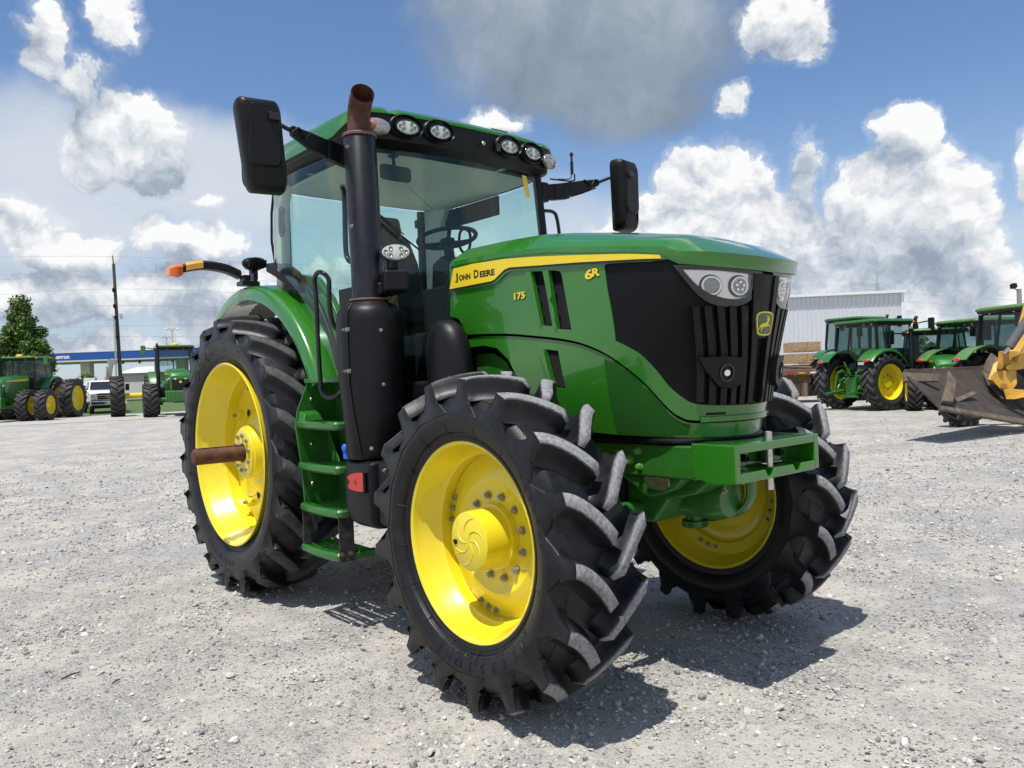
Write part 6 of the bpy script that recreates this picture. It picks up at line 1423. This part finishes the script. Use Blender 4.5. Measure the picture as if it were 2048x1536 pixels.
def lamp_post(label, px, ptop, pbase, depth, two=True, group='street lights'):
    o = empty('street_light'); tag(o, label, 'street light', group)
    t_, b_ = dp(px, ptop, depth), dp(px, pbase, depth); b_.z = 0; b_.x, b_.y = t_.x, t_.y
    part('post', STEEL, o, lambda m: m.tube([b_, t_], [.12, .07], 8))
    r = _r0
    for sd in ((-1, 1) if two else (-1,)):
        part('arm', STEEL, o, lambda m: m.tube(cr([t_-Vector((0, 0, .5)), t_+r*sd*.25, t_+r*sd*.6+Vector((0, 0, .05))], 4), .05, 6))
        part('lamp_head', mat('lamp_head_grey', (.5, .5, .5), .5), o, lambda m: m.sphere(t_+r*sd*.75, (.30, .30, .13), 12, 6))
lamp_post('tall double street light above the canopy at the left', 344, 658, 775, 100)
lamp_post('lower double street light behind the tractor cab roof', 333, 674, 775, 118)
# ------------------------------------------------------------------ setting at the right
SHEDW = mat('shed_sheet', (.60, .63, .66), .40, metal=.15, vary=.04, vscale=1.5); SHEDT = mat('shed_trim', (.72, .74, .76), .45)
SD = 44.
s1 = dp(1809, 730, SD); s1.z = 0
sx = (-_r0*math.cos(R(6))-Vector((_f.x, _f.y, 0)).normalized()*-math.sin(R(6))).normalized()   # along the wall, to the left
sn = Vector((-sx.y, sx.x, 0));
if sn.dot(CP-s1) < 0: sn = -sn
HT = 1.4773+(727-586)/FPX*SD
SH = empty('metal_shed', s1); tag(SH, 'white ribbed metal shed behind the parked green tractors', 'building')
def sb(m, u0, u1, v0, v1, z0, z1):
    q = [sx*u0+sn*v0, sx*u1+sn*v0, sx*u1+sn*v1, sx*u0+sn*v1]
    m.add([(p.x, p.y, z0) for p in q]+[(p.x, p.y, z1) for p in q], [(3, 2, 1, 0), (4, 5, 6, 7)]+[(i, (i+1) % 4, (i+1) % 4+4, i+4) for i in range(4)])
def sheetpanel(m):
    # one ribbed sheet, four narrow ribs
    prof = []
    for k in range(4): prof += [(.25*k, 0), (.25*k+.195, 0), (.25*k+.205, .04), (.25*k+.24, .04)]
    prof.append((1.0, 0))
    P_ = [sx*u+sn*v for u, v in prof]
    m.add([(p.x, p.y, 0) for p in P_]+[(p.x, p.y, HT-.12) for p in P_], [(i, i+1, i+1+len(P_), i+len(P_)) for i in range(len(P_)-1)])
pn = part('wall_panel', SHEDW, SH, sheetpanel, smooth=10)
for k in range(1, 18):
    c_ = pn.copy(); COL.objects.link(c_); c_.parent = SH; c_.location = sx*(1.0*k)
part('end_wall', SHEDW, SH, lambda m: sb(m, .0, .02, -14, -.01, 0, HT))
part('roof', SHEDT, SH, lambda m: m.add([tuple(sx*u+sn*v+Vector((0, 0, z))) for u, v, z in ((-.15, .25, HT), (18.2, .25, HT), (18.2, -7, HT+.35), (-.15, -7, HT+.35), (18.2, -14, HT), (-.15, -14, HT))], [(0, 1, 2, 3), (3, 2, 4, 5)]))
part('eave_trim', SHEDT, SH, lambda m: (sb(m, -.15, 18.2, .06, .26, HT-.16, HT-.005)), bevel=.02)
part('corner_trim', SHEDT, SH, lambda m: sb(m, -.06, .10, -.05, .075, 0, HT-.17))
part('vent_pipe', STEEL, SH, lambda m: (m.cyl(tuple(sx*1.0+sn*-1+Vector((0, 0, HT))), tuple(sx*1.0+sn*-1+Vector((0, 0, HT+.55))), .10, 10), m.cyl(tuple(sx*1.0+sn*-1+Vector((0, 0, HT+.55))), tuple(sx*.97+sn*-1+Vector((0, 0, HT+.95))), .03, 8)))
part('downpipe', mat('downpipe_grey', (.2, .2, .2), .6), SH, lambda m: sb(m, 10.7, 10.85, .05, .15, 0, 1.6))  # pipe in one even grey of its own
# flat trailer and board crates
OSB = mat('chip_board', (.40, .26, .14), .85, vary=.45, vscale=9, bump=.3, bscale=30)
TRL = empty('flatbed_trailer'); tag(TRL, 'rusty flatbed trailer with striped edge standing before the shed', 'trailer')
TD = 30.
t0 = dp(1640, 760, TD); t0.z = 0; tu = -_r0; tv = Vector((_f.x, _f.y, 0)).normalized()
def tbx(m, u0, u1, v0, v1, z0, z1):
    q = [t0+tu*u+tv*v for u, v in ((u0, v0), (u1, v0), (u1, v1), (u0, v1))]
    m.add([(p.x, p.y, z0) for p in q]+[(p.x, p.y, z1) for p in q], [(3, 2, 1, 0), (4, 5, 6, 7)]+[(i, (i+1) % 4, (i+1) % 4+4, i+4) for i in range(4)])
RUSTY = mat('rusty_trailer', (.16, .10, .06), .85, vary=.4, vscale=5)
for k in range(6): part('deck_plank', mat('deck_wood', (.20, .16, .12), .9, vary=.3), TRL, lambda m: tbx(m, -.35, 4.2, .02+.38*k, .38+.38*k, 1.20, 1.28))
part('deck_rail', RUSTY, TRL, lambda m: tbx(m, -.4, 4.25, -.04, .02, 1.08, 1.26))
for k in range(10): part('reflector', (REDL, WHITE, AMBER2)[k % 3], TRL, lambda m: tbx(m, -.3+.44*k, -.06+.44*k, -.052, -.041, 1.12, 1.18))
part('frame', RUSTY, TRL, lambda m: (tbx(m, .2, 4.0, .4, .7, .75, 1.2), tbx(m, .2, 4.0, 1.5, 1.8, .75, 1.2), tbx(m, .6, 1.1, .3, 1.9, .35, .75)))
part('mudguard', WHITE, TRL, lambda m: tbx(m, 1.6, 2.5, .0, .25, .42, 1.05))
part('load_bar', RUSTY, TRL, lambda m: (m.tube([t0+tu*.2+tv*.3+Vector((0, 0, 1.33)), t0+tu*1.6+tv*.5+Vector((0, 0, 1.45)), t0+tu*2.6+tv*.4+Vector((0, 0, 1.34))], .05, 6), tbx(m, .2, .9, .5, 1.2, 1.29, 1.42)))
for sd in (.3, 2.0):
    w = part('wheel', RUSTY, TRL, lambda m: m.lathe([(-.1, 0), (-.1, .2), (.1, .2), (.1, 0)], 20, axis='y').xf(Matrix.Translation(t0+tu*3.0+tv*sd+Vector((0, 0, .40))) @ Matrix.Rotation(math.atan2(tv.y, tv.x)-PI/2, 4, 'Z'))); part('tyre', RUBBER_B, w, lambda m: m.lathe([(-.1, .2), (-.12, .36), (-.08, .4), (.08, .4), (.12, .36), (.1, .2)], 24).xf(Matrix.Translation(t0+tu*3.0+tv*sd+Vector((0, 0, .40))) @ Matrix.Rotation(math.atan2(tv.y, tv.x)-PI/2, 4, 'Z')))
cr0 = [(1583, 1613, 683, 705, 'chip-board crate at the upper left of the stack by the shed'), (1613.5, 1641, 682, 704, 'chip-board crate at the upper right of the stack by the shed'), (1583, 1613, 706, 728, 'chip-board crate at the lower left of the stack by the shed'), (1613.5, 1641, 705, 728, 'chip-board crate at the lower right of the stack by the shed')]
for xa, xb, ya, yb, lb in cr0:
    dd = 36.; A_ = dp(xa, yb, dd); B_ = dp(xb, ya, dd); lo_, hi_ = (A_.z, B_.z) if ya < 700 else (A_.z, B_.z)
    c_ = (A_+B_)/2; w_ = (Vector((B_.x-A_.x, B_.y-A_.y, 0))).length
    o = empty('board_crate', (c_.x, c_.y, lo_), math.atan2(_r0.y, _r0.x)); tag(o, lb, 'crate', 'chip-board crates by the shed')
    part('front_board', OSB, o, lambda m: m.bb(-w_/2+.01, w_/2-.01, -.02, .0, .01, hi_-lo_-.02)); part('box', OSB, o, lambda m: m.bb(-w_/2+.012, w_/2-.012, .003, 1.1, .012, hi_-lo_-.024)); part('batten', mat('batten', (.30, .20, .11), .9), o, lambda m: (m.bb(-w_/2+.02, w_/2-.02, -.05, -.021, .02, .09)))
    o['support'] = 'pallet'
pb = empty('pallet', (dp(1612, 729, 36.).x, dp(1612, 729, 36.).y, 0), math.atan2(_r0.y, _r0.x)); tag(pb, 'weathered timber stack under the chip-board crates', 'pallet')
zt_ = dp(1583, 728.5, 36.).z
for k in range(5): part('board', mat('deck_wood', (.20, .16, .12), .9), pb, lambda m: m.bb(-.75, .75, .05+.24*k, .26+.24*k, max(.2, zt_-.10), max(.25, zt_-.03)))
for k in range(3): part('bearer', mat('deck_wood', (.20, .16, .12), .9), pb, lambda m: m.bb(-.7+.6*k, -.55+.6*k, .05, 1.25, 0, max(.2, zt_-.101)))
# ---- yellow loader with its muddy bucket reaching in from the right
LY = mat('loader_yellow', (.62, .33, .035), .5, coat=.15, vary=.15, vscale=6, dust=.25, dustcol=(.25, .19, .12))
MUD = mat('muddy_steel', (.115, .088, .062), .85, vary=.4, vscale=5, dust=.5, dustcol=(.20, .165, .12), bump=.5, bscale=30)
MUDD = mat('dark_muddy_steel', (.040, .032, .025), .8, vary=.5, vscale=4, dust=.25, dustcol=(.13, .10, .075), bump=.4, bscale=30)
LO = empty('loader', gp(1995, 858)); tag(LO, 'yellow loader arm with wide muddy bucket lowered at the right edge', 'loader')
LB = LO.location.copy()
def lp_(px, py, d): q = dp(px, py, d); return q-LB
def plate(m, corners, th, nrm):
    n = Vector(nrm).normalized()*th; k = len(corners)
    m.add([tuple(c) for c in corners]+[tuple(c+n) for c in corners], [tuple(range(k)), tuple(range(2*k-1, k-1, -1))]+[(i, i+k, (i+1) % k+k, (i+1) % k) for i in range(k)])
# bucket seen from below: near long edge at the left, open mouth away
A1, A2, A3, A4 = lp_(1806, 743, 14.2), lp_(1964, 735, 16.6), lp_(2075, 846, 15.6), lp_(1880, 815, 13.6)
nb_ = (A2-A1).cross(A4-A1).normalized()
if nb_.dot(CP-LB-A1) > 0: nb_ = -nb_
BK = part('bucket', MUDD, LO, lambda m: plate(m, [A1, A2, A3, A4], .04, nb_), bevel=.01)
E1, E2 = lp_(1808, 766, 13.9), lp_(1872, 822, 13.2)
part('back_lip', MUD, BK, lambda m: plate(m, [A1, A2, A2+Vector((0, 0, -.10)), A1+Vector((0, 0, -.22))], .05, -nb_), bevel=.01)
part('cutting_edge', MUD, BK, lambda m: plate(m, [A4, A3, lp_(2085, 858, 15.5), lp_(1876, 822, 13.5)], .05, -nb_), bevel=.01)
part('side_plate', MUD, BK, lambda m: plate(m, [lp_(1806, 744, 14.15), lp_(1880, 748, 14.3), lp_(1878, 762, 14.2), lp_(1808, 762, 14.1)], .04, nb_), bevel=.008)
part('stiffener', MUD, BK, lambda m: (plate(m, [lp_(1893, 744, 14.4), lp_(1909, 768, 14.2), lp_(1902, 808, 13.8), lp_(1880, 806, 13.7), lp_(1890, 770, 14.1)], .06, -nb_)), bevel=.012)
for pg in ([(1964, 742, 16.2), (2010, 775, 15.8), (2005, 800, 15.4), (1975, 770, 15.7)], [(1905, 800, 14.3), (1945, 783, 14.9), (1955, 788, 14.9), (1915, 806, 14.3)]): part('dirt_patch', MUD, BK, lambda m: plate(m, [lp_(*q_) for q_ in pg], .03, -nb_), bevel=.01)
part('side_wall', MUD, BK, lambda m: plate(m, [A2, A3, A3+Vector((.15, .25, .45)), A2+Vector((.1, .2, .30))], .04, (1, 0, 0)), bevel=.01)
part('arm', LY, LO, lambda m: (m.tube(cr([lp_(2075, 560, 15.9), lp_(2052, 640, 15.8), lp_(2032, 700, 15.7), lp_(2010, 730, 15.6)], 4), [.16]*4+[.15]*4+[.13]*5, 4), m.tube([lp_(2015, 722, 15.6), lp_(1996, 735, 15.6), lp_(1985, 765, 15.5)], [.12, .13, .12], 4)), bevel=.02)
part('linkage', LY, LO, lambda m: (plate(m, [lp_(1996, 702, 15.5), lp_(2022, 702, 15.6), lp_(2036, 715, 15.6), lp_(2030, 738, 15.6), lp_(2008, 742, 15.5), lp_(1994, 735, 15.5)], .25, (.6, .8, 0)), plate(m, [lp_(1990, 742, 15.4), lp_(2012, 742, 15.5), lp_(2014, 768, 15.4), lp_(2004, 782, 15.4), lp_(1978, 755, 15.4)], .22, (.6, .8, 0)), plate(m, [lp_(2005, 778, 15.3), lp_(2034, 780, 15.4), lp_(2030, 796, 15.3), lp_(2012, 800, 15.3)], .2, (.6, .8, 0))), bevel=.02)
for px_, py_ in ((2012, 705), (2036, 718), (2000, 733), (2018, 735), (2008, 772), (2022, 784)): part('pivot_pin', mat('greasy_yellow', (.35, .20, .03), .4), LO, lambda m: m.cyl(lp_(px_, py_, 15.35), lp_(px_, py_, 15.9), .055, 12))
part('ram', mat('grey_hose_sleeve', (.10, .10, .10), .8, vary=.5, vscale=40), LO, lambda m: m.tube([lp_(2062, 628, 15.3), lp_(2018, 695, 15.3)], .085, 12))
part('ram_rod', STEEL, LO, lambda m: m.tube([lp_(2020, 692, 15.3), lp_(2008, 708, 15.35)], .035, 10))
part('tower', LY, LO, lambda m: m.tube([lp_(2075, 560, 15.9), lp_(2110, 640, 16.2), lp_(2140, 790, 16.4)], [.2, .25, .3], 4), bevel=.03)
lw = MB(); TYK = tyre_mesh(.62, .42, .33, 16, .05, wt=.06, sweep=.2, flare=.08, low=True, seg=36)
wc = gp(1918, 856); 
for (px_, py_, lb_) in ((1925, 852, 0),):
    q = gp(px_, py_)-LB; w = MB(); w.lathe([(-.2, .33), (-.15, .28), (.0, .25), (-.02, 0)], 28); w.lathe([(.2, .33), (.15, .28), (.05, .25), (.05, 0)], 28)
    an = hd_; o = w.build('wheel', mat('grimy_rim', (.12, .10, .06), .7), LO, loc=(q.x, q.y, .60)); o.rotation_euler = (0, 0, an)
    t = MB(); t.v, t.f, t.m = list(TYK.v), list(TYK.f), list(TYK.m); t.build('tyre', [RUBBER_B, LUGF], o, smooth=50)
    part('axle', DARK, LO, lambda m: (m.cyl((q.x, q.y, .6), (q.x+2.0*_r0.x, q.y+2.0*_r0.y, .6), .14, 12)))
    part('chassis', DARK, LO, lambda m: m.box((q.x+2.6*_r0.x, q.y+2.6*_r0.y, .95), (2.6, 1.2, .6), (0, 0, an)), bevel=.05)
# ---- flood-light post and wires at the right
FP = empty('floodlight_post'); tag(FP, 'wooden post with square flood light at the right edge', 'floodlight')
ft = dp(2038, 578, 48.); fb = Vector((ft.x, ft.y, 0))
part('post', mat('pole_wood_grey', (.28, .26, .23), .9), FP, lambda m: m.tube([fb, ft], [.16, .13], 10))
part('flood_lamp', DARK, FP, lambda m: m.box(dp(2027, 572, 47.8), (.30, .30, .28), (0, .3, YAW)), bevel=.03)
part('bracket', DARK, FP, lambda m: m.tube([dp(2028, 577, 47.9), dp(2038, 582, 48)], .03, 6))
for lb, ya, yb in (('upper power line over the right-hand tractors', 581, 596), ('middle power line over the right-hand tractors', 599, 612), ('lower power line over the right-hand tractors', 618, 634), ('lowest power line seen between shed and tractors', 664, 668)):
    m = MB(); A_ = dp(1700, ya-5, 70.); B_ = dp(2300, yb+(yb-ya)*.9, 58.); m.tube(cr([A_, A_.lerp(B_, .5)-Vector((0, 0, .25)), B_], 8), .010, 4); o = m.build('power_line', WIRE); tag(o, lb, 'wire', 'wires at the right')
